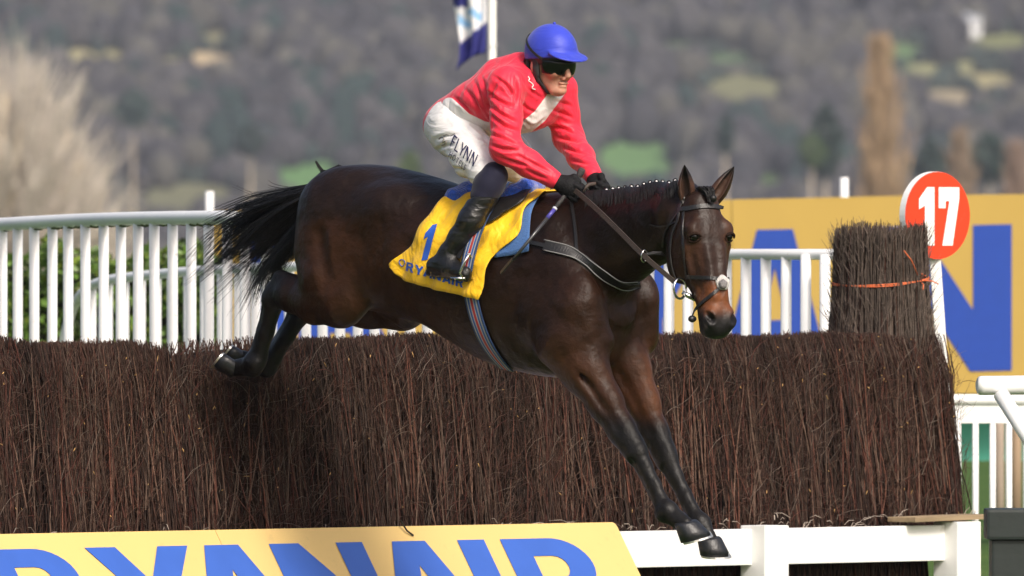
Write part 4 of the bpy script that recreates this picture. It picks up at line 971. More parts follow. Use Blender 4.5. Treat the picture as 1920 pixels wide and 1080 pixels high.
# striped surcingle and girth
def stripe_mat():
    m = mat('striped_webbing', (0, 0, 0), rough=.7, var=0); n = m.node_tree.nodes; l = m.node_tree.links; b = n['Principled BSDF']
    a = n.new('ShaderNodeAttribute'); a.attribute_name = 'across'; r = n.new('ShaderNodeValToRGB'); r.color_ramp.interpolation = 'CONSTANT'
    cols = [(0, (.012, .04, .12)), (.14, (.3, .3, .3)), (.24, (.02, .08, .3)), (.36, (.36, .36, .36)), (.43, (.4, .025, .03)), (.6, (.36, .36, .36)), (.67, (.02, .08, .3)), (.8, (.3, .3, .3)), (.88, (.012, .04, .12))]
    for i, (p, c) in enumerate(cols):
        e = r.color_ramp.elements[i] if i < 2 else r.color_ramp.elements.new(p)
        e.position = p; e.color = (*c, 1)
    l.new(a.outputs['Fac'], r.inputs[0]); l.new(r.outputs[0], b.inputs['Base Color'])
    t = n.new('ShaderNodeTexNoise'); t.inputs['Scale'].default_value = 400; bp = n.new('ShaderNodeBump'); bp.inputs['Strength'].default_value = .3; bp.inputs['Distance'].default_value = .003; l.new(t.outputs[0], bp.inputs['Height']); l.new(bp.outputs[0], b.inputs['Normal'])
    return m
M_str = stripe_mat()
girth = empty('girth', 'red white and blue striped girth round the horse behind its elbow', 'girth', mat=FRAME)
def web(name, pl, w, off, parent, n=26, extra=None):
    pos, nor = skin_path(pl, n, off)
    if extra:
        pos += extra; nor += [Vector((-.3, 0, -1))] * len(extra)
    V = []; A = []; F = []; m = len(pos); kk = 13
    for i, p in enumerate(pos):
        t = (pos[min(i + 1, m - 1)] - pos[max(i - 1, 0)]).normalized(); nn = (nor[i] - t * nor[i].dot(t)).normalized(); bb = t.cross(nn)
        for k in range(kk): V.append(p + bb * (w * (k / (kk - 1) - .5)) + nn * .003); A.append(k / (kk - 1))
    for i in range(m - 1):
        for k in range(kk - 1): F.append((i * kk + k, i * kk + k + 1, (i + 1) * kk + k + 1, (i + 1) * kk + k))
    me = mesh_np(name, [tuple(v) for v in V], F); set_float(me, np.array(A), 'across'); me.materials.append(M_str); o = bpy.data.objects.new(name, me); link(o, parent); o.modifiers.new('t', 'SOLIDIFY').thickness = .004; return o
web('surcingle', [(948, 366), (930, 398), (912, 430), (900, 462), (892, 490), (886, 520)], .062, .05, girth)
web('girth_strap', [(884, 535), (886, 560), (896, 600), (912, 640), (932, 670), (950, 690)], .07, .006, girth)

# breastplate with neck strap
bp_ = empty('breastplate', 'black breast girth with pale edging across the horse\'s chest', 'breastplate', mat=FRAME)
c1 = [(938, 437), (975, 450), (1022, 461), (1060, 471), (1082, 480), (1110, 498), (1140, 518), (1168, 533), (1196, 532)]
strap('chest_strap', [(938, 437), (975, 450), (1022, 461)], .018, M_leather, bp_, off=.006)
b0 = strap('chest_band', c1[2:], .042, M_leather, bp_, off=.006, n=40)
for dy in (-9.5, 9.5):
    pos, nor = skin_path([(x, y + dy * (1 if i < 5 else .8)) for i, (x, y) in enumerate(c1[2:])], 40, .011); mb = MB(); mb.tube(pos, .0025, 5); mb.build('edging', M_stitch, b0, smooth=True)
strap('neck_strap', [(1069, 366), (1076, 400), (1081, 440), (1082, 474)], .013, M_leather, bp_, off=.004)

bridle = empty('bridle', 'black leather bridle with white nose roundel and long brown reins', 'bridle', mat=FRAME)
strap('browband', [(1274, 393), (1290, 391), (1320, 387), (1340, 388), (1355, 391)], .02, M_leather, bridle)
strap('headpiece', [(1284, 372), (1278, 384), (1274, 394)], .018, M_leather, bridle)
strap('cheek_strap', [(1275, 394), (1272, 415), (1262, 440), (1258, 470), (1261, 500), (1268, 522)], .014, M_leather, bridle)
strap('throat_lash', [(1274, 398), (1258, 420), (1247, 440), (1243, 462)], .01, M_leather, bridle)
strap('cheek_strap', [(1283, 398), (1282, 430), (1283, 470), (1287, 505), (1290, 519)], .011, M_leather, bridle)
strap('noseband', [(1288, 519), (1305, 520), (1330, 521), (1352, 524), (1365, 523)], .015, M_leather, bridle)
strap('noseband_cross', [(1354, 534), (1338, 550), (1320, 566), (1307, 579), (1301, 592)], .014, M_leather, bridle)
p, nn = hit(1354, 531); ro = MB(); t1 = nn.cross(Vector((0, 0, 1))).normalized(); t2 = t1.cross(nn)
for rr, name, mm, o_ in ((R(13), 'roundel', mat('white_sheepskin', (.5, .48, .46), rough=.9, var=.25, vscale=90, bump=.8, bscale=150), .004), (R(8), 'roundel_buckle', mat('grey_leather', (.16, .15, .15), rough=.6, var=.3, vscale=120, bump=.5, bscale=200), .016)):
    mb = MB(); ctr = p + nn * o_ + (t2 * R(-4) if rr < R(10) else t2 * 0); n = 18; ring = []
    for q, h_ in ((1, 0), (1.02, .006), (.8, .012), (.3, .014)): ring += [ctr + (t1 * math.cos(a) + t2 * math.sin(a) * 1.1) * rr * q * (1 + .07 * math.sin(5 * a)) + nn * h_ for a in [2 * math.pi * i / n for i in range(n)]]
    mb.add(ring, [(j * n + i, j * n + (i + 1) % n, (j + 1) * n + (i + 1) % n, (j + 1) * n + i) for j in range(3) for i in range(n)] + [tuple(3 * n + i for i in range(n))]); mb.build(name, mm, bridle, smooth=True)
pb, nb_ = next(h for h in (hit(1280 + 2 * i, 540) for i in range(30)) if h[0] is not None)
rd = L2W(pb).y - .03
rg = MB(); rg.tube([HD(1275 + 11.5 * math.cos(a), 541 + 19 * math.sin(a), rd + .03 * math.cos(a)) for a in np.linspace(0, 2 * math.pi, 25)], .0052, 6, False); rg.build('bit_ring', M_steel, bridle, smooth=True)
rg = MB(); rg.tube([HD(1279, 548, rd), HD(1292, 555, rd + .0), HD(1305, 562, rd + .02)], [.008, .011, .009], 8); rg.build('bit', M_steel, bridle, smooth=True)
bb = MB(); cc = H(1299, 597, .33); bm = bmesh.new(); bmesh.ops.create_icosphere(bm, subdivisions=2, radius=R(9)); bm.verts.ensure_lookup_table(); pz, nz_ = next(h for h in (hit(1304 + 2 * i, 590) for i in range(30)) if h[0] is not None); bb.add([HD(1298, 598, L2W(pz).y + .02) + Vector((v.co.x * .8, v.co.y, v.co.z * .75)) for v in bm.verts], [tuple(v.index for v in f.verts) for f in bm.faces]); bm.free(); bb.build('chin_pad', M_leather, bridle, smooth=True)
# reins, near and far
hn_ = H(1080, 358, .1)
def rein(pts, w, n=30):
    q = [Vector(p) for p in catmull([tuple(p) for p in pts], n)]; mb = MB(); nrm = [Vector((-.2, -1, .25))] * n; mb.ribbon(q, nrm, w, .004); mb.build('rein', M_rein, bridle); return q
ra = HD(1264, 528, rd - .01)
rein([H(1066, 352, .1), H(1082, 360, .11), H(1120, 393, .2), H(1160, 432, .26), H(1206, 478, .33), ra], .021)
rein([H(1121, 352, -.03), H(1145, 372, -.09), H(1200, 420, -.06), HD(1330, 530, rd + .25)], .02)
mb = MB(); mb.tube([H(1090, 360, .08), H(1104, 346, .05), H(1120, 344, .0), H(1126, 352, -.03)], .008, 6); mb.build('rein_loop', M_rein, bridle, smooth=True)
mr = MB(); c = H(1208, 480, .335); mr.tube([c + Vector((math.cos(a) * .004, math.sin(a) * .018, math.cos(a) * .024)) for a in np.linspace(0, 6.283, 15)], .003, 5, False); mr.build('martingale_ring', M_steel, bridle, smooth=True)
mr = MB(); q = [H(1210, 478, .33), H(1224, 475, .3), H(1240, 475, .27), H(1250, 482, .24)]; mr.ribbon(q, [Vector((-.2, -1, .2))] * 4, .016, .004); mr.build('martingale_strap', M_leather, bridle)
strap('whisker_strap', [(1220, 421), (1238, 424), (1256, 422), (1268, 416)], .006, M_leather, bridle)

whip = empty('whip', 'black riding whip in the jockey\'s near hand pointing down and back', 'whip', mat=FRAME)
mb = MB(); mb.tube([H(1093, 316, .03), H(1090, 321, .035), H(1086, 329, .04), H(1074, 346, .06), H(1060, 366, .11), H(1040, 391, .2)], [.011, .016, .013, .009, .009, .0085], 10); mb.build('grip', mat('whip_grip', (.03, .028, .027), rough=.7, var=.3, bump=.6, bscale=160), whip, smooth=True)
mb = MB(); mb.tube([H(1041, 390, .197), H(1039, 393, .203)], .0105, 10); mb.build('collar', mat('whip_collar', (.6, .6, .65), rough=.4), whip, smooth=True)
mb = MB(); mb.tube([H(1039, 393, .203), H(1026, 409, .24)], .0088, 10); mb.build('printed_band', mat('whip_band', (.07, .06, .3), rough=.4), whip, smooth=True)
mb = MB(); mb.tube([H(1026, 409, .24), H(985, 459, .33), H(962, 487, .35)], [.008, .007, .007], 10); mb.build('shaft', mat('whip_shaft', (.035, .036, .04), rough=.35, coat=.3), whip, smooth=True)
mb = MB(); q = [H(962, 487, .35), H(950, 501, .355), H(940, 513, .36)]; mb.ribbon(q, [Vector((-.6, -1, .4))] * 3, [.02, .026, .022], .006); mb.build('flap', M_leather, whip)
# lettering on the breeches
px0, py0 = 845, 263; ang = math.radians(41); w = 0; M_ink = mat('navy_ink', (.015, .013, .06), rough=.6, var=0)
for ch in 'FLynn':
    print_on(BV_leg, ch, (px0 + w * math.cos(ang), py0 + 12 + w * math.sin(ang)), (17 * math.cos(ang), 17 * math.sin(ang)), (8, -21), M_ink, person, .006, 'printed_letter', .12); w += GM[ch][1] * 17 + .6
w = 0
for ch in 'HOTELS':
    print_on(BV_leg, ch, (843 + w * math.cos(ang), 293 + w * math.sin(ang)), (8 * math.cos(ang), 8 * math.sin(ang)), (4, -9), M_ink, person, .006, 'printed_letter', .2); w += GM[ch][1] * 8 + .8

bmj = bmesh.new(); bmj.from_mesh(jacket.data); BJ = BVHTree.FromBMesh(bmj); bmj.free()
def squiggle(bvh, pts, r, m, name):
    q = []
    for a in catmull([np.array(p, float) for p in pts], 14):
        d = px_ray(a[0], a[1]); p, nn, i, _ = bvh.ray_cast(CAML, d, 200)
        if p is not None: q.append(p + (nn if nn.dot(d) < 0 else -nn) * .003)
    if len(q) > 2: mb = MB(); mb.tube(q, r, 5); mb.build(name, m, person, smooth=True)
M_emb = mat('white_embroidery', (.75, .72, .7), rough=.7, var=.1)
squiggle(BJ, [(989, 144), (992, 148), (990, 152), (995, 155), (999, 160), (997, 165), (1003, 168)], .0026, M_emb, 'collar_emblem')
M_gry = mat('grey_print', (.28, .26, .24), rough=.7, var=.1)
squiggle(BV_leg, [(824, 262), (828, 256), (834, 260), (830, 266), (838, 264), (834, 270), (829, 272)], .0028, M_gry, 'printed_emblem')
squiggle(BV_leg, [(832, 254), (840, 251), (846, 255), (854, 250)], .002, M_gry, 'printed_emblem')
# ------------------------------------------------------------------ the birch fence and its guard rail
FF = FRAME @ Matrix.Translation((-.3, .333, -.008))      # the fence's own frame
def fy_at(px, s, z=.5):
    '''frame y at which a line along the fence crosses a photo column'''
    lo, hi = -5., 8.
    for _ in range(40):
        mid = (lo + hi) / 2; w = FF @ Vector((s, mid, z)); x = 960 + w.x / (w.y - CAM_Y) * K
        if x < px: lo = mid
        else: hi = mid
    return lo
FS = -1.62      # front top edge, metres ahead of the horse's frame origin; the fence runs along the frame's y axis
ZT = 1.372; YL0, YR0 = -3.0, fy_at(1797, -1.57, 1.)     # near-left (outside the picture) and right end, frame y
rn = np.random.RandomState(21); YD = fy_at(435, -1.65, 1.25)
fence = empty('birch_fence', 'wide steeplechase fence of packed dark birch twigs, dented under the horse', 'fence', mat=FF)
def ztop(y, s):
    """top of the birch: level, with the hollow brushed out by the horse"""
    d = .17 * math.exp(-((y - YD) / .34) ** 2) * (1 - sstep(np.array(FS - s), .12, .48)) + .02 * math.exp(-((y + .9) / .5) ** 2)
    return ZT - d + .008 * math.sin(y * 7) + .006 * math.sin(y * 17 + 1)
def twig_mesh(name, T, sides, m, parent, kind='stuff'):
    """T: list of (points (k,3), radii (k), colour)"""
    k = len(T[0][0]); Pn = np.array([t[0] for t in T]); Rn = np.array([t[1] for t in T]); Cn = np.array([t[2] for t in T]); N = len(T)
    tg = np.gradient(Pn, axis=1); tg /= np.linalg.norm(tg, axis=2)[..., None] + 1e-9
    ref = np.where(np.abs(tg[..., :1]) > .9, np.array([0, 1., 0]), np.array([1., 0, 0])); a = ref - tg * (ref * tg).sum(2)[..., None]; a /= np.linalg.norm(a, axis=2)[..., None]; b = np.cross(tg, a)
    an = np.arange(sides) * 2 * np.pi / sides
    Vt = Pn[:, :, None, :] + Rn[:, :, None, None] * (a[:, :, None, :] * np.cos(an)[None, None, :, None] + b[:, :, None, :] * np.sin(an)[None, None, :, None])
    Vt = Vt.reshape(-1, 3); base = (np.arange(N) * k * sides)[:, None, None] + (np.arange(k - 1) * sides)[None, :, None]; q = np.arange(sides)[None, None, :]; q2 = (q + 1) % sides
    Fq = np.stack([base + q, base + q2, base + sides + q2, base + sides + q], -1).reshape(-1, 4)
    me = mesh_np(name, Vt, Fq); set_col(me, np.repeat(Cn, k * sides, 0)); me.materials.append(m); o = bpy.data.objects.new(name, me); link(o, parent)
    if kind: tag(o, kind=kind)
    return o
M_twig = mat('birch_twig', (0, 0, 0), rough=.7, var=.35, vscale=45, attr='Col', spec=.25, bump=.4, bscale=300)
PAL = np.array([.5, .53, .54]) * np.array([(.07, .03, .02), (.095, .042, .028), (.055, .028, .021), (.115, .06, .04), (.13, .08, .058), (.11, .03, .02), (.15, .1, .075), (.045, .022, .016)])
PW = np.array([.2, .2, .16, .14, .1, .1, .04, .06])
def tcol(): return PAL[rn.choice(len(PAL), p=PW)] * rn.uniform(.75, 1.3)
zb = .5
T = []
dens = 27000
for i in range(dens):
    y = rn.uniform(YL0, YR0 - .02); dep = rn.rand() ** 1.5 * .17          # how deep behind the front face
    bundle = .03 * math.sin(y * 13 + 2 * math.sin(y * 5)) * math.sin(y * 3.1) + .02 * math.sin(y * 37 + 2 * math.sin(y * 9)) - .02
    s_t = FS - .0 - dep + bundle * .6; s_b = FS + .1 - dep + bundle
    zt = ztop(y, s_t) + rn.normal() * .005 - dep * .02; full = rn.rand() < .62
    if not full: zt = rn.uniform(zb + .25, zt)
    z0 = rn.uniform(zb - .12, zb + .05) if full else max(zb - .1, zt - rn.uniform(.25, .8)); lean = rn.normal() * .06; k = 6; pts = []; bw = rn.normal() * .016; bs = rn.normal() * .008; ph = rn.uniform(0, 6)
    for j in range(k):
        t = j / (k - 1); z = z0 + (zt - z0) * t; s = s_b + (s_t - s_b) * (z - zb) / (ZT - zb) - .05 * max(0, (z - ZT + .12) / .12) ** 2
        pts.append((s + bs * math.sin(t * 5 + ph) + rn.normal() * .0015, y + lean * (t - .5) + bw * math.sin(t * 4 + ph) + .004 * rn.normal(), z))
    r = rn.uniform(.0014, .0034) if rn.rand() < .93 else rn.uniform(.0035, .006)
    clump = .8 + .35 * math.sin(y * 9 + 2 * math.sin(y * 4)) * math.sin(y * 2.3 + 1)  # tone differs by clump; dark bands also paint in the shade of gaps
    T.append((pts, [r, r, r * .95, r * .85, r * .7, r * .4], tcol() * clump))
twig_mesh('birch_twigs', T, 3, M_twig, fence)
T = []
for i in range(300):          # stouter red-brown stems standing out of the face
    y = rn.uniform(YL0, YR0 - .02); z0 = zb - .05 + rn.rand() * .3; L = rn.uniform(.25, .8); zt = min(z0 + L, ztop(y, FS) - .01); lean = rn.normal() * .06; s0 = FS + .112 - .1 * (z0 - zb) / (ZT - zb); s1 = FS + .112 - .1 * (zt - zb) / (ZT - zb); bw = rn.normal() * .012; r = rn.uniform(.002, .0042)
    c = np.array([(.13, .052, .034), (.1, .038, .026), (.12, .075, .055), (.15, .085, .06)][rn.randint(4)]) * rn.uniform(.6, 1.1)
    T.append(([(s0 + (s1 - s0) * t + rn.normal() * .002, y + lean * t + bw * math.sin(t * 4), z0 + (zt - z0) * t) for t in (0, .2, .4, .6, .8, 1)], [r, r, r * .95, r * .85, r * .7, r * .4], c))
twig_mesh('stout_stems', T, 5, M_twig, fence)
T = []
for i in range(6500):         # the top seen edge on, cut ends over the whole thickness
    y = rn.uniform(YL0, YR0 - .03); s = FS - .04 - rn.rand() * .5; zt = ztop(y, s) + rn.normal() * .006 - .03 * max(0, (FS - s - .3) / .2) ** 2; l = rn.uniform(.08, .2); a, b = rn.normal() * .03, rn.normal() * .02
    T.append(([(s - b, y - a, zt - l), (s, y, zt - l * .4), (s + b, y + a * .4, zt)], [.003, .0026, .0014], tcol() * 1.4))  # colour raised: light caught by the cut ends is painted in
twig_mesh('cut_tops', T, 3, M_twig, fence)
T = []
for i in range(9000):         # fine side shoots and stray wisps in front
    y = rn.uniform(YL0, YR0 + .02); z = zb + (ZT - zb - .09) * rn.rand(); s = FS + .1 - .1 * (z - zb) / (ZT - zb) + rn.uniform(-.012, .022); L = rn.uniform(.04, .2); an = rn.normal() * .65; cv = rn.normal() * .5; pts = []
    for j in range(5):
        t = j / 4; pts.append((s + .014 * math.sin(t * 3) * rn.rand(), y + L * t * math.sin(an + cv * t), z + L * t * math.cos(an + cv * t) - .0))
    if pts[-1][2] > ZT - .01: continue
    r = rn.uniform(.0007, .0014); c = tcol() * 1.4 if rn.rand() < .92 else np.array([.15, .115, .095]) * rn.uniform(.6, 1.2)
    T.append((pts, [r, r, r, r * .8, r * .4], c))
twig_mesh('side_shoots', T, 3, M_twig, fence)
T = []
for i in range(170):          # pale broken ends and dead leaves
    y = rn.uniform(YL0, YR0); z = zb + (ZT - zb) * rn.rand() ** .7; s = FS + .13 - .1 * (z - zb) / (ZT - zb); a = rn.normal(size=3) * .006; a[2] += .008
    T.append(([(s, y, z), (s + a[0] * .5, y + a[1] * .5, z + a[2] * .5), (s + a[0], y + a[1], z + a[2])], [.0012, .0026, .0008], np.array([.5, .3, .12]) * rn.uniform(.5, 1.2)))
for i in range(190):          # dry litter along the foot
    y = rn.uniform(YL0, YR0); z = zb + .03 + rn.rand() ** 2 * .05; a = rn.normal(size=3) * np.array([.02, .05, .02]); s = FS + .14
    T.append(([(s, y, z), (s + a[0] * .5, y + a[1] * .5, z + a[2] * .5 + .01), (s + a[0], y + a[1], z + a[2])], [.0018, .0018, .0008], np.array([.45, .38, .32]) * rn.uniform(.6, 1.2)))
twig_mesh('broken_ends', T, 3, M_twig, fence)
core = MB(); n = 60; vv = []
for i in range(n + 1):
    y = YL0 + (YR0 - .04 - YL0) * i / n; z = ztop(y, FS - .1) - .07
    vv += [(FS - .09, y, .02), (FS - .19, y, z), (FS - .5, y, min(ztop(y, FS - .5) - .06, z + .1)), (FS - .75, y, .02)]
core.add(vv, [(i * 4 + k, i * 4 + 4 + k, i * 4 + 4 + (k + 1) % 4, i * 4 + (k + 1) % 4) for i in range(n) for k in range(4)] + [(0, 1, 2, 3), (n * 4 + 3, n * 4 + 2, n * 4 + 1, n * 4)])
core.build('dark_core', mat('birch_core_shade', (.008, .005, .004), rough=1., var=.5, vscale=25, bump=.8, bscale=60), fence)  # near-black backing: the shade deep between twigs is put into its colour
# twigs of the lower apron seen beneath the rail
T = []
for i in range(1700):
    y = rn.uniform(1.6, YR0 - .3); z0 = rn.uniform(.02, .1); zt = rn.uniform(.36, .56); s = FS + .1 + rn.uniform(-.03, .03)
    T.append(([(s + .02, y, z0), (s, y + rn.normal() * .02, (z0 + zt) / 2), (s - .01, y + rn.normal() * .03, zt)], [.004, .004, .002], tcol() * .9))
twig_mesh('apron_twigs', T, 3, M_twig, fence)

M_wpaint = mat('white_rail_paint', (.8, .8, .79), rough=.5, var=.04, vscale=3, dirt=(.4, .36, .3), dscale=13, dthr=(.62, .85), world=True, bump=.08, bscale=40)
rail = empty('guard_rail', 'thick white timber guard rail along the foot of the birch fence', 'rail', mat=FF)
mb = MB(); yq = fy_at(1815, FS + .25); mb.box((FS + .22, (1.2 + yq - .02) / 2, .457), (.06, yq - .02 - 1.2, .156)); mb.build('rail_board', M_wpaint, rail, bevel=.006)
for y in (fy_at(1455, FS + .32), yq - .08, 1.3):
    mb = MB(); mb.box((FS + .255, y, .285), (.14, .16, .53)); mb.build('rail_post', M_wpaint, rail, bevel=.006)
plank = MB(); plank.box((FS + .23, yq - .17, .566), (.16, .52, .022), rot=Matrix.Rotation(.015, 3, 'X')); o = plank.build('timber_plank', mat('weathered_wood', (.3, .22, .13), rough=.8, var=.35, vscale=14, stretch=(1, .12, 1), bump=.4, bscale=30, dirt=(.12, .1, .05), dscale=8), bevel=.004); o.matrix_world = FF; tag(o, 'short weathered plank lying on the right end of the white rail', 'plank')

# sloping advertising board in front of the fence
ad = empty('sloping_board', 'pale yellow board lettered RYANAIR sloping down in front of the fence', 'advertising board', mat=FF)
M_ady = mat('yellow_board', (.66, .455, .17), rough=.45, var=.04, vscale=2, dirt=(.42, .31, .13), dscale=7, dthr=(.6, .85)); M_adb = mat('blue_vinyl', (.04, .11, .44), rough=.4, var=.08, vscale=5, dirt=(.2, .2, .22), dscale=9, dthr=(.68, .9))
A0 = Vector((-1.3, 0, .578)); sl_ = Vector((.146, 0, -.227)).normalized(); nv_ = Vector((.227, 0, .146)).normalized(); yE = 1.875
def bpt(y, t, h=0): return A0 + sl_ * t + nv_ * h + Vector((0, y, 0))
for y0, y1 in ((-3.9, -.62), (-.617, yE)):
    mb = MB(); q = [(y0, 0), (y1 - (.02 if y1 == yE else 0), 0)] + ([(y1 - .006, .006), (y1, .02)] if y1 == yE else []) + [(y1, .66), (y0, .66)]
    n = len(q); mb.add([bpt(a, b, 0) for a, b in q] + [bpt(a, b, -.025) for a, b in q], [tuple(range(n)), tuple(range(2 * n - 1, n - 1, -1))] + [(i, n + i, n + (i + 1) % n, (i + 1) % n) for i in range(n)]); mb.build('panel', M_ady, ad)
cap = .46; wy = .60
def px_y(px):   # frame y on the board's lettering line at a photo column
    lo, hi = -3.3, 2.5
    for _ in range(30):
        mid = (lo + hi) / 2; wp = FF @ bpt(mid, .075); x = 960 + wp.x / (wp.y - CAM_Y) * K
        if x < px: lo = mid
        else: hi = mid
    return lo
starts = {0: -42, 1: 165, 2: 318, 3: 503, 4: 672, 5: 856, 6: 936}
for i, ch in enumerate('RYANAIR'):
    (v, f), adv = GM[ch]; y0 = px_y(starts[i]); mb = MB()
    n = len(v); mb.add([bpt(y0 + x * wy, .075 + cap * (1 - z), .0035) for x, z in v], f); mb.build('letter', M_adb, ad)
tw = MB(); tw.tube([bpt(px_y(758), -.012, .03), bpt(px_y(768), .03, .012), bpt(px_y(778), .05, .006)], .004, 5); o = tw.build('fallen_twig', M_leather); o.matrix_world = FF; tag(o, 'small dark twig lying on the top edge of the yellow board', 'twig')

# tied birch bundle at the fence's end
wing = empty('birch_bundle', 'upright birch bundle tied with orange twine on the fence\'s right end', 'birch bundle', mat=FF)
T = []; bc = np.array([-1.9, fy_at(1652, -1.9, 1.5)])
for i in range(2600):
    a = rn.uniform(0, 6.283); rr = rn.rand() ** .35; z0, zt = rn.uniform(.9, 1.15), 1.835 + rn.normal() * .016 + .012 * math.sin(a * 3); full = rn.rand() < .7
    if not full: zt = rn.uniform(1.4, 1.8)
    R0, R1, R2 = .225, .178, .185; lean = rn.normal() * .02; pts = []
    for j in range(6):
        t = j / 5; z = z0 + (zt - z0) * t; rad = np.interp(z, [1.0, 1.35, 1.6, 1.75, 1.85], [.243, .235, .21, .212, .203]) * rr
        pts.append((bc[0] + rad * math.cos(a + lean * t * 4) + rn.normal() * .003, bc[1] + rad * math.sin(a + lean * t * 4) + rn.normal() * .003, z))
    r = rn.uniform(.0025, .005); g_ = np.array([.072, .054, .044]) * rn.uniform(.6, 1.5); c = g_ if rn.rand() < .7 else tcol()
    T.append((pts, [r, r, r, r * .9, r * .7, r * .4], c))
twig_mesh('birch_twigs', T, 4, M_twig, wing)
T = []
for i in range(1500):
    a = rn.uniform(0, 6.283); z = rn.uniform(1.1, 1.82); rad = np.interp(z, [1.0, 1.35, 1.6, 1.75, 1.85], [.243, .235, .21, .212, .203]); p0 = np.array([bc[0] + rad * math.cos(a), bc[1] + rad * math.sin(a), z]); d = np.array([math.cos(a) * .3 + rn.normal() * .3, math.sin(a) * .3 + rn.normal() * .3, 1.]) * rn.uniform(.02, .09)
    T.append(([p0, p0 + d * .5, p0 + d], [.0014, .0012, .0006], np.array([.13, .1, .085]) * rn.uniform(.6, 1.5)))
twig_mesh('side_shoots', T, 3, M_twig, wing)
mb = MB(); mb.tube([(bc[0], bc[1], .9), (bc[0], bc[1], 1.4), (bc[0], bc[1], 1.6), (bc[0], bc[1], 1.8)], [.21, .2, .175, .175], 18); mb.build('dark_core', mat('bundle_core', (.025, .018, .014), rough=1., var=.5, vscale=25), wing)
M_twine = mat('orange_twine', (.62, .14, .05), rough=.8, var=.25, vscale=80, bump=.5, bscale=200)
mb = MB()
for dz in (0, .008): mb.tube([(bc[0] + (.213 + .005 * math.sin(a * 5)) * math.cos(a), bc[1] + (.213 + .005 * math.sin(a * 5)) * math.sin(a), 1.607 + dz * math.sin(a * 2) + .02 * math.sin(a)) for a in np.linspace(0, 6.283, 40)], .0035, 5, False)
mb.build('twine', M_twine, wing, smooth=True)
mb = MB(); k0 = Vector((bc[0] + .17, bc[1] + .03, 1.612))
for q in range(5):
    d = Vector((.03, rn.normal() * .05, rn.normal() * .03)); mb.tube([k0 + Vector((.03, 0, 0)), k0 + Vector((.045, 0, 0)) + d, k0 + Vector((.04, 0, -.01)) + d * 1.6], .003, 5)
mb.build('twine_knot', M_twine, wing, smooth=True)

# fence number sign
sg = empty('fence_number_sign', 'round red sign with white 17 on a white post behind the birch', 'sign', mat=FRAME)
M_sr = mat('sign_red', (.78, .05, .014), rough=.4, var=.08, vscale=6, dirt=(.45, .1, .06), dscale=16, dthr=(.62, .9)); M_sw = mat('sign_white', (.82, .82, .8), rough=.5, var=.05, dirt=(.5, .47, .42), dscale=20, dthr=(.66, .9))
dc = HD(1757, 404, 5.6); rD = .197; sb_ = math.radians(7); sN = Vector((math.cos(sb_), -math.sin(sb_), 0)); sT = Vector((math.sin(sb_), math.cos(sb_), 0))
def disc(name, m, r, x0, x1, parent, n=48):
    mb = MB(); v = []
    for x in (x0, x1): v += [dc + sN * x + sT * (math.cos(a) * r) + Vector((0, 0, math.sin(a) * r)) for a in [2 * math.pi * i / n for i in range(n)]]
    mb.add(v, [tuple(range(n)), tuple(range(2 * n - 1, n - 1, -1))] + [(i, (i + 1) % n, n + (i + 1) % n, n + i) for i in range(n)]); return mb.build(name, m, parent)
disc('disc_edge', M_sw, rD, -.036, 0, sg); disc('disc_face', M_sr, rD - .001, .0005, .006, sg)
for ch, oy, sc in (('1', -.118, .225), ('7', .002, .225)):
    (v, f), adv = GM[ch]; mb = MB(); mb.add([dc + sN * .0085 + sT * (oy + x * .225) + Vector((0, 0, -.135 + z * .262)) for x, z in v], f); mb.build('digit', M_sw, sg)
mb = MB(); b0 = L2W((0, 0, 0)); pb = [HD(1752, 470, L2W(dc).y + .04), HD(1800, 1180, L2W(dc).y + .04)]; mb.tube([pb[1], pb[0]], .034, 4); mb.build('post', M_wpaint, sg)
# ------------------------------------------------------------------ running rails, hoarding, flag, hedge, trees
M_pvc = mat('white_plastic_rail', (.8, .8, .8), rough=.35, var=.05, vscale=3, dirt=(.3, .27, .2), dscale=26, dthr=(.645, .74), world=True)
M_algae = mat('green_algae', (.1, .12, .05), rough=.9, var=.4, vscale=40)
rr_ = random.Random(8)
def rail_thing(name, label, pts, r, slats, sw, zb=.0, group='white plastic running rails', sd_=.02, tubes=True, n=60):
    """top tube through world points, slats at given (px, y)"""
    e = empty(name, label, 'rail', group); q = [Vector(p) for p in catmull([tuple(p) for p in pts], n)]
    mb = MB(); mb.tube(q, r, 14); mb.build('top_tube', M_pvc, e, smooth=True)
    src = None
    for (x, y, zt) in slats:
        if src is None:
            mb = MB(); nn = 10; v = []
            for z in (0, 1): v += [(sw / 2 * math.cos(a), sd_ * math.sin(a), z) for a in [2 * math.pi * i / nn for i in range(nn)]]
            mb.add(v, [tuple(range(nn)), tuple(range(2 * nn - 1, nn - 1, -1))] + [(i, (i + 1) % nn, nn + (i + 1) % nn, nn + i) for i in range(nn)]); o = mb.build('slat', M_pvc, e, smooth=True); src = o
            o.data.polygons[0].use_smooth = o.data.polygons[1].use_smooth = False
        else: o = src.copy(); COL.objects.link(o); o.parent = e
        o.location = (x, y, zb); o.scale = (1, 1, zt - zb); o.rotation_euler = (rr_.gauss(0, .002), rr_.gauss(0, .0012), 0)
    return e
def along(pts, x):
    xs = [p[0] for p in pts]; return np.interp(x, xs, [p[1] for p in pts]), np.interp(x, xs, [p[2] for p in pts])
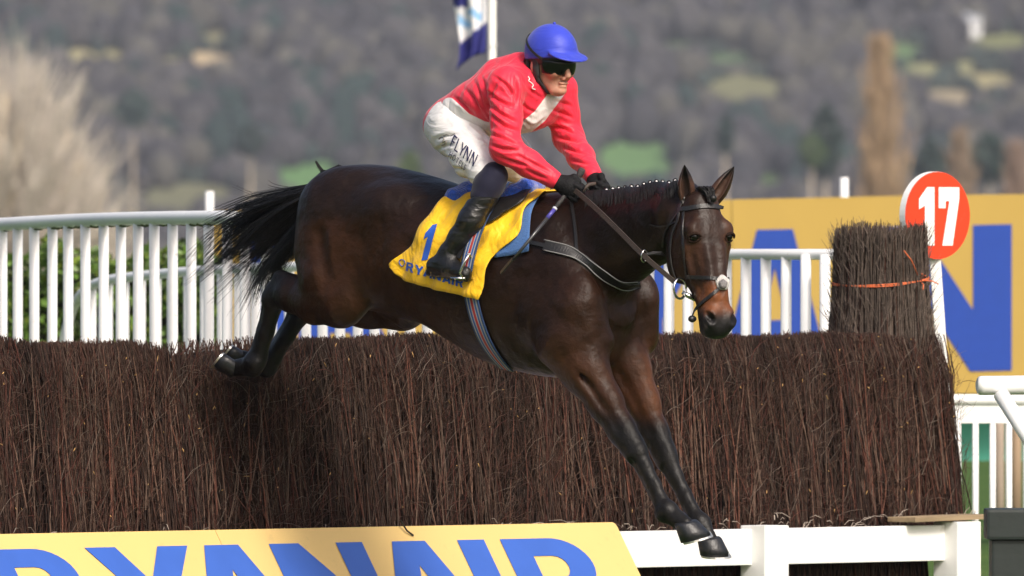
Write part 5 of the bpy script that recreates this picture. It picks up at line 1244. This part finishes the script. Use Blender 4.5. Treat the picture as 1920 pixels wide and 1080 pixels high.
# (a) tall rail at the left, running away beyond the fence
pa = [P(-560, 452, 13.4), P(-300, 440, 11.0), P(-60, 426, 8.6), P(0, 421, 8.0), P(130, 414, 7.0), P(250, 410, 6.0), P(400, 408, 5.0), P(440, 409, 4.8), P(470, 420, 4.7), P(492, 450, 4.6), P(502, 500, 4.6), P(503, 640, 4.6)]
sl = []
for px in [-26 - 31 * i for i in range(15, -1, -1)] + [5] + [5 + 28 + 31.5 * i + .1 * i * i for i in range(14)]:
    y = np.interp(px, [-560, 0, 130, 250, 400, 460], [13.4, 8, 7, 6, 5, 4.75]); p = P(px, 430, y); sl.append((p.x, p.y, P(px, np.interp(px, [-560, -300, -60, 0, 130, 250, 400, 470], [452, 440, 426, 421, 414, 410, 408, 422]), y).z))
e = rail_thing('running_rail', 'tall white rail of close slats with bent end behind the horse\'s tail', pa, .031, sl, .047)
mb = MB()
for i in range(46):
    px = rr_.uniform(60, 400) if rr_.random() < .8 else rr_.uniform(0, 440); y = np.interp(px, [0, 130, 250, 400], [8, 7, 6, 5]); c = P(px, np.interp(px, [0, 130, 250, 400], [421, 414, 410, 408]) + 12.5, y); r = rr_.uniform(.006, .014)
    bm = bmesh.new(); bmesh.ops.create_icosphere(bm, subdivisions=1, radius=r); bm.verts.ensure_lookup_table(); mb.add([c + Vector((v.co.x * 2.2, v.co.y, v.co.z * .7 * rr_.uniform(.7, 1.2))) for v in bm.verts], [tuple(v.index for v in f.verts) for f in bm.faces]); bm.free()
o = mb.build('algae', M_algae, e, smooth=True); tag(o, kind='stuff')
# (b) lower rail with a curved end, passing behind the horse
yb = lambda px: np.interp(px, [100, 440, 1000, 1560], [14, 11.5, 8.5, 6.5])
zr = [(118, 700), (120, 640), (136, 580), (160, 545), (200, 526), (300, 514), (440, 504), (700, 495), (1000, 486), (1300, 479), (1365, 477), (1470, 477), (1600, 477)]
sl = []; px = 172
while px < 1600:
    p = P(px, np.interp(px, [a for a, b in zr], [b for a, b in zr]), yb(px)); sl.append((p.x, p.y, p.z)); px += np.interp(px, [150, 500, 1200, 1560], [30, 31.5, 36, 37.5])
rail_thing('running_rail', 'low white slatted rail with downturned left end passing behind the horse', [P(a, b, yb(a)) for a, b in zr], .025, sl, .05, n=120)
# (c) near rail end at the right edge, with a raking strut
e = empty('rail_end', 'thick white rail end with raking strut at the right edge', 'rail')
mb = MB(); mb.tube([P(1834, 723, -2.0), P(1838, 723, -2.0), P(1920, 722, -1.9), P(2080, 718, -1.6)], [.03, .0375, .0375, .0375], 18); mb.build('top_tube', M_pvc, e, smooth=True)
mb = MB(); mb.tube([P(1876, 738, -2.0), P(1925, 815, -2.1), P(2030, 985, -2.3), P(2160, 1300, -2.5)], .031, 12); mb.build('strut', M_pvc, e, smooth=True)
mb = MB(); mb.tube([P(2050, 728, -1.7), P(2050, 1300, -1.7)], .03, 12); mb.build('post', M_pvc, e, smooth=True)
# (d) rail with flat band behind the number sign
sl = [(P(px, 790, 11).x, 11.0, P(px, 790, 11).z) for px in (1797, 1829, 1861, 1892, 1924, *range(1956, 2480, 32))]
e = rail_thing('running_rail', 'distant white rail with thin slats right of the number sign', [P(1700, 750, 11), P(1800, 750, 11), P(2500, 749, 11)], .028, sl, .03, sd_=.015)
mb = MB(); p0, p1 = P(1700, 777, 11), P(2500, 776, 11); mb.box((p0 + p1) / 2, (p1.x - p0.x, .02, .088)); mb.build('flat_band', M_pvc, e)
# bin
bn = empty('waste_bin', 'dark green-black box bin with heavy lid at bottom right', 'bin', loc=P(1925, 1300, -3.0)); bn.location.z = 0
M_bin = mat('bin_plastic', (.012, .018, .017), rough=.55, var=.15, bump=.1, bscale=30)
mb = MB(); mb.box((0, .15, .3), (.27, .3, .6)); mb.build('bin_body', M_bin, bn, bevel=.01)
mb = MB(); mb.box((0, .15, .66), (.31, .34, .118)); mb.build('bin_lid', M_bin, bn, bevel=.012)
# hoarding
HYD = 27.0; ho = empty('hoarding', 'long yellow hoarding with big blue letters behind the rails', 'hoarding', loc=(0, 0, 0))
M_hy = mat('hoarding_yellow', (.43, .285, .062), rough=.5, var=.06, vscale=1.5, dirt=(.4, .3, .12), dscale=5, dthr=(.66, .95)); M_hb = mat('hoarding_blue', (.008, .05, .33), rough=.45, var=.05)
def hp(px, f, dy=0): return P(px, np.interp(px, [390, 1920], [396, 362]) + f * 373, HYD + dy)
edges = [388, 640, 1010, 1372, 1735, 2098, 2460, 2820]
for a, b in zip(edges[:-1], edges[1:]):
    mb = MB(); q = [hp(a + .6, 0), hp(b - .6, 0), hp(b - .6, 1), hp(a + .6, 1)]; mb.add(q + [p + Vector((0, .03, 0)) for p in q], [(0, 1, 2, 3), (7, 6, 5, 4), (0, 4, 5, 1), (1, 5, 6, 2), (2, 6, 7, 3), (3, 7, 4, 0)]); mb.build('panel', M_hy, ho)
def hlet(ch, x0, x1):
    (v, f), adv = GM[ch]; w = max(x for x, z in v) - min(0, min(x for x, z in v)); mb = MB(); mb.add([hp(x0 + (x1 - x0) * x / w, .155 + .735 * (1 - z), -.006) for x, z in v], f); mb.build('letter', M_hb, ho)
for ch, x0, x1 in (('R', 880, 1090), ('Y', 1100, 1340), ('A', 1352, 1562), ('N', 1642, 1897), ('A', 1930, 2140), ('I', 2170, 2240), ('R', 2270, 2480), ('R', 560, 760), ('I', 470, 535)): hlet(ch, x0, x1)
for px in (400, 640, 1010, 1372, 1735):
    p = hp(px, .02, .08); mb = MB(); mb.box((p.x, p.y, p.z / 2), (.09, .09, p.z)); mb.build('post', mat('timber_post', (.2, .16, .11), rough=.9, var=.3, vscale=8, stretch=(1, 1, .15)) if px == 400 else bpy.data.materials['timber_post'], ho)
mb = MB(); q = [P(1700, 738, HYD + .4), P(2700, 738, HYD + .4), P(2700, 864, HYD + .4), P(1700, 864, HYD + .4)]; mb.add(q + [p + Vector((0, .03, 0)) for p in q], [(0, 1, 2, 3), (7, 6, 5, 4), (0, 4, 5, 1), (1, 5, 6, 2), (2, 6, 7, 3), (3, 7, 4, 0)]); o = mb.build('windbreak_screen', mat('teal_screen', (.07, .36, .27), rough=.6, var=.06)); tag(o, 'teal green screen hung low beneath the yellow hoarding', 'screen')
for px, lab in ((1874, 'grey timber post in front of the teal screen'), (1906, 'brown timber post nearest the right edge by the teal screen')):
    p = P(px, 540, HYD - .5); mb = MB(); mb.tube([(p.x, p.y, 0), (p.x, p.y, P(px, 740, HYD - .5).z)], [.032, .03], 10); o = mb.build('timber_post', mat('post_wood', (.3, .24, .19) if px < 1900 else (.24, .17, .11), rough=.9, var=.3, vscale=9, stretch=(1, 1, .2)), smooth=True); tag(o, lab, 'post', 'timber posts by the screen')
for px, py, lab in ((393, 359, 'white post top standing above the hoarding\'s left end'), (1583, 333, 'white post top standing above the hoarding left of the number sign')):
    mb = MB(); p = P(px, py, HYD + 1.2); mb.tube([(p.x, p.y, 0), (p.x, p.y, p.z)], .026, 12); o = mb.build('white_post', M_pvc, smooth=True); tag(o, lab, 'post', 'white posts behind the hoarding')
# bank of bare earth and kerb beyond the rail
mb = MB(); mb.box((3.1, 14.0, .03), (1.2, 1.6, .06)); o = mb.build('path', mat('pale_gravel', (.3, .23, .18), rough=1., var=.3, vscale=30, bump=.5, bscale=60)); tag(o, kind='structure')
# flag
fy = 31.0; fg = empty('flagpole', 'white flagpole behind the jockey flying a flag', 'flagpole', loc=(P(923, 0, fy).x, fy, 0))
mb = MB(); mb.tube([(0, 0, 0), (0, 0, 3.9)], [.026, .022], 12); mb.build('pole', mat('pole_paint', (.78, .77, .7), rough=.4, var=.05), fg, smooth=True)
mb = MB(); zt = P(930, 86, fy).z; mb.tube([(.03 * math.cos(a) + .0, .03 * math.sin(a), zt + .012 * math.cos(a)) for a in np.linspace(0, 6.28, 14)], .003, 5, False); mb.build('halyard_loop', M_band, fg, smooth=True)
nu, nv = 26, 40; Vf = []; Cf = []
for j in range(nv):
    v = j / (nv - 1); y0 = -95 + v * 195
    for i in range(nu):
        u = i / (nu - 1); xr = 914 - 2 * v; xl = np.interp(v, [0, .45, .75, .9, 1], [838, 850, 862, 862, 856]); px = xr + (xl - xr) * u; py = y0 + u * u * 32 * v
        p = P(px, py, fy + .05 * math.sin(u * 7 + v * 3) * u + .02 * math.sin(u * 15 - v * 4)); Vf.append(tuple(p - Vector(fg.location)))
        navy, white, lb = (.018, .02, .16), (.68, .68, .7), (.22, .42, .66)
        dgl = py + (px - 880) * .75
        c = white if dgl < 66 else navy
        if px < 878 and py < 14: c = navy
        if c == white and 18 < py + 6 * math.sin(px * .2) < 52 and 858 < px < 902 and (px * .7 - py) % 31 < 17: c = lb
        Cf.append(c)
me = mesh_np('flag', Vf, [(j * nu + i, j * nu + i + 1, (j + 1) * nu + i + 1, (j + 1) * nu + i) for j in range(nv - 1) for i in range(nu - 1)]); set_col(me, Cf); me.materials.append(mat('flag_cloth', (0, 0, 0), rough=.7, var=.06, attr='Col')); o = bpy.data.objects.new('flag', me); link(o, fg); o.modifiers.new('t', 'SOLIDIFY').thickness = .004
tag(o, 'navy and white flag with pale blue motif')
# hedge
def leaf_cloud(pts, size, cols, rs, up=.3, aspect=.55):
    N = len(pts); d = rs.normal(size=(N, 3)); d /= np.linalg.norm(d, axis=1)[:, None]; e = np.cross(d, rs.normal(size=(N, 3))); e /= np.linalg.norm(e, axis=1)[:, None]; s = size * rs.uniform(.6, 1.4, N)[:, None]
    V = np.stack([pts - d * s, pts + e * s * aspect, pts + d * s, pts - e * s * aspect], 1).reshape(-1, 3); F = np.arange(4 * N).reshape(-1, 4); return V, F, np.repeat(cols, 4, 0)
rs = np.random.RandomState(3); hx0, hx1 = P(-520, 0, 23).x, P(432, 0, 23).x; hzt = P(0, 468, 23).z; N = 24000
hpts = np.stack([rs.uniform(hx0, hx1, N), 22.6 + rs.rand(N) ** 1.5 * .8, rs.uniform(.05, 1, N) ** .8 * hzt], 1); hpts[:, 2] += .05 * np.sin(hpts[:, 0] * 9) + .03 * np.sin(hpts[:, 0] * 23); hpts[:, 1] += .08 * np.sin(hpts[:, 0] * 11 + hpts[:, 2] * 8)
hc = np.array([.075, .14, .02]) * rs.uniform(.5, 1.6, (N, 1)) + np.array([.05, .03, 0]) * (rs.rand(N, 1) < .2)
V, F, Cq = leaf_cloud(hpts, .032, hc, rs); hg = empty('hedge', 'clipped green hedge behind the tall white rail at left', 'hedge', loc=(0, 0, 0))
me = mesh_np('foliage', V, F, False); set_col(me, Cq); M_leaf = mat('hedge_leaf', (0, 0, 0), rough=.5, var=.2, attr='Col'); me.materials.append(M_leaf); o = bpy.data.objects.new('foliage', me); link(o, hg)
mb = MB(); mb.box(((hx0 + hx1) / 2, 23.2, hzt * .46), (hx1 - hx0 - .1, .7, hzt * .92)); mb.build('inner_dark_box', mat('hedge_inside', (.012, .014, .006), rough=1., var=.4), hg)  # one dark solid box filling the hedge behind its leaves
# bare trees
def bare_tree(name, label, cat, base, h, spread, seed, col, kind='round', levels=5, r0=.18, group=None, dens=1.0):
    rt = random.Random(seed); e = empty(name, label, cat, group, loc=base); T = []; mbt = MB()
    def grow(p, d, L, r, lev):
        q = p; pts = [p]; k = 4
        for j in range(k):
            d = (d + Vector((rt.gauss(0, .09), rt.gauss(0, .09), .05 if kind == 'round' else .12))).normalized(); q = q + d * (L / k); pts.append(q)
        if lev == 0 or r > r0 * .5: mbt.tube(pts, [r * (1 - .35 * i / k) for i in range(k + 1)], 7)
        else: T.append((np.array([tuple(x) for x in pts]), np.array([r * (1 - .6 * i / k) for i in range(k + 1)]), np.array(col) * rt.uniform(.75, 1.25)))
        if lev >= levels: return
        nb_ = {0: 7, 1: 5, 2: 5, 3: 5, 4: 4}.get(lev, 3)
        for i in range(max(2, int(nb_ * dens))):
            f = rt.uniform(.3, 1) if lev else rt.uniform(.15, 1); s = pts[min(int(f * k), k - 1)].lerp(pts[min(int(f * k) + 1, k)], f * k % 1); ang = rt.uniform(.25, .75) * spread; az = rt.uniform(0, 6.283)
            a = d.orthogonal().normalized(); b = d.cross(a); nd = (d * math.cos(ang) + (a * math.cos(az) + b * math.sin(az)) * math.sin(ang)).normalized(); grow(s, nd, L * rt.uniform(.45, .7), max(r * .5, .016), lev + 1)
    if kind == 'fan':
        for i in range(16): a = rt.uniform(0, 6.283); f_ = rt.uniform(.25, .75); mbt.tube([(0, 0, 0), (math.cos(a) * spread * f_ * .3, math.sin(a) * spread * f_ * .3, h * .22), (math.cos(a) * spread * f_, math.sin(a) * spread * f_, h * rt.uniform(.5, .8))], [r0, r0 * .75, r0 * .2], 7)
        for i in range(int(380 * dens)):
            a = rt.uniform(0, 6.283); e_ = rt.uniform(0, 1) ** .8; el = math.asin(rt.uniform(.02, 1)); rad = rt.uniform(.55, 1) ** .6; tip = Vector((math.cos(a) * math.cos(el) * spread * rad, math.sin(a) * math.cos(el) * spread * rad, h * .12 + math.sin(el) * h * .86 * rad))
            b = Vector((math.cos(a) * .15, math.sin(a) * .15, h * rt.uniform(.03, .2))); mid = b.lerp(tip, .45) + Vector((0, 0, -.04 * h * math.cos(el))); q = catmull([tuple(b), tuple(mid), tuple(tip)], 5)
            T.append((np.array(q), np.array([.07, .055, .04, .028, .012]), np.array(col) * rt.uniform(.7, 1.25)))
            for s in range(13):
                f = rt.uniform(.35, 1) * 4; k = min(int(f), 3); p0 = q[k] + (q[k + 1] - q[k]) * (f - k); d = (q[4] - q[2]); d = d / np.linalg.norm(d) + np.array([rt.gauss(0, .35), rt.gauss(0, .35), .45]); L = rt.uniform(.35, .95) * h / 8
                T.append((np.array([p0 + d * L * t for t in (0, .25, .5, .75, 1)]), np.array([.026, .024, .02, .015, .007]), np.array(col) * rt.uniform(.75, 1.3)))
    elif kind == 'round': 
        grow(Vector((0, 0, 0)), Vector((.02, 0, 1)), h * .5, r0, 0)
    else:
        mbt.tube([(0, 0, 0), (0, 0, h * .5), (.05, 0, h * .97)], [r0, r0 * .6, .02], 8)
        for i in range(int(230 * dens)):
            z = h * (.04 + .9 * rt.random()); az = rt.uniform(0, 6.283); w = spread * (1 - (z / h) ** 1.6) * rt.uniform(.35, 1.05); L = min(h - z, h * .22)
            pts = [Vector((0, 0, z))]; 
            for j in range(1, 5): t = j / 4; pts.append(Vector((math.cos(az) * w * t ** .7, math.sin(az) * w * t ** .7, z + L * t)))
            T.append((np.array([tuple(x) for x in pts]), np.array([.11, .1, .08, .06, .03]), np.array(col) * rt.uniform(.75, 1.25)))
            for s in range(9):
                p0 = pts[rt.randint(1, 4)]; az2 = rt.uniform(0, 6.283); l2 = rt.uniform(.5, 1.6); q = [p0 + Vector((math.cos(az2) * .25 * t * l2, math.sin(az2) * .25 * t * l2, l2 * t)) for t in (0, .25, .5, .75, 1)]
                T.append((np.array([tuple(x) for x in q]), np.array([.06, .06, .05, .04, .02]), np.array(col) * rt.uniform(.75, 1.25)))
    mt = mat('bark', tuple(np.array(col) * (np.array([1.1, 1.0, .8]) if kind == 'fan' else .85)), rough=.9, var=.3, vscale=4); mbt.build('trunk', mt, e, smooth=True)
    mc = mat('bare_twigs', (0, 0, 0), rough=.9, var=.15, attr='Col', spec=.2); o = twig_mesh('crown', T, 3, mc, e, None); return e
pb_ = P(70, 540, 300); pb_.z = 0
def at0(px, y): p = P(px, 540, y); return Vector((p.x, p.y, 0))
bare_tree('pale_tree', 'big pale leafless tree with dense upswept branches at the left edge', 'tree', at0(-25, 300), 8.5, 3.75, 3, (.52, .465, .41), kind='fan', r0=.2, dens=1.4)
bare_tree('pale_tree', 'lower pinkish leafless bush right of the big pale tree', 'tree', at0(130, 305), 5.6, 1.5, 9, (.42, .36, .31), kind='fan', r0=.1, dens=.7)
bare_tree('poplar_tree', 'tall narrow bare orange-brown poplar left of the number sign', 'tree', at0(1652, 850), (440 / (K / 905)) + 1.6, 2.6, 5, (.36, .25, .155), kind='poplar', r0=.25)
bare_tree('poplar_tree', 'short bare brown poplar peeping above the round sign', 'tree', at0(1800, 860), (265 / (K / 915)) + 1.6, 1.8, 6, (.25, .185, .135), kind='poplar', r0=.2, dens=.6)
bare_tree('poplar_tree', 'bare pinkish poplar at the right edge above the hoarding', 'tree', at0(1905, 870), (240 / (K / 925)) + 1.6, 2.2, 7, (.27, .19, .15), kind='poplar', r0=.2, dens=.7)
# evergreens standing in front of the hill
def evergreen(label, px, ptop, pbot, wpx, y, col, seed):
    d = y - CAM_Y; sc = K / d; h = (540 - ptop) / sc + 1.57; zb_ = max(0., (540 - pbot) / sc + 1.57); e = empty('evergreen_tree', label, 'tree', 'dark evergreens below the hill', loc=at0(px, y)); rs = np.random.RandomState(seed); N = 1600; z = zb_ + (h - zb_) * rs.rand(N) ** 1.1; t = (z - zb_) / (h - zb_); rad = wpx / 2 / sc * (np.sin(np.clip(t * .92 + .1, 0, 1) * np.pi) ** .7) * np.sqrt(rs.rand(N)) ; a = rs.uniform(0, 6.283, N) ; rad = rad * (1 + .25 * np.sin(a * 3 + z * 2)); pts = np.stack([rad * np.cos(a), rad * np.sin(a), z], 1)
    V, F, Cq = leaf_cloud(pts, .35, np.array(col) * rs.uniform(.5, 1.5, (N, 1)), rs, aspect=.8); me = mesh_np('crown', V, F, False); set_col(me, Cq); me.materials.append(M_leaf); link(bpy.data.objects.new('crown', me), e); mb = MB(); mb.tube([(0, 0, 0), (0, 0, h * .8)], [.25, .08], 8); mb.build('trunk', bpy.data.materials['bark'], e, smooth=True)
for a in (('dark green evergreen tree standing close left of the tall poplar', 1548, 195, 330, 62, 1500, (.018, .04, .03), 1), ('small bright green bush below the dark evergreen left of the poplar', 1522, 252, 310, 44, 1480, (.06, .1, .03), 2),
          ('slim dark evergreen above the horse\'s far ear', 1360, 215, 285, 30, 1700, (.02, .045, .04), 3), ('bright green tree above the horse\'s loins', 770, 285, 345, 36, 1400, (.06, .1, .02), 4), ('dark evergreen above the hoarding right of the round sign', 1855, 250, 340, 90, 1500, (.02, .045, .032), 5),
          ('dark evergreen between the poplar and the round sign', 1745, 262, 345, 60, 1520, (.022, .045, .035), 6), ('dark evergreen left of the tail above the white post', 470, 235, 290, 50, 1900, (.025, .045, .04), 7), ('dark evergreen on the hill right of the pale tree', 250, 165, 235, 66, 2150, (.025, .055, .045), 8)): evergreen(*a)
# farmhouse on the hill
hx, hy = hill_at(1822, 60); fh = empty('farmhouse', 'tiny pale farmhouse high on the hill at upper right', 'house', loc=(hx, hy - 8, hz(hx, hy - 8)))
mb = MB(); mb.box((0, 0, 1.9), (3.2, 4, 3.8)); mb.build('wall', mat('render_wall', (.75, .76, .78), rough=.8), fh)
mb = MB(); mb.add([(-1.8, -2.2, 3.8), (1.8, -2.2, 3.8), (1.8, 2.2, 3.8), (-1.8, 2.2, 3.8), (-1.8, 0, 5.2), (1.8, 0, 5.2)], [(0, 1, 5, 4), (2, 3, 4, 5), (0, 4, 3), (1, 2, 5)]); mb.build('roof', mat('slate_roof', (.3, .32, .36), rough=.7), fh)
for dx in (-.8, .8): mb = MB(); mb.box((dx, -2.02, 2.2), (.7, .06, 1.0)); mb.build('window', mat('dark_glass', (.03, .035, .04), rough=.2), fh)
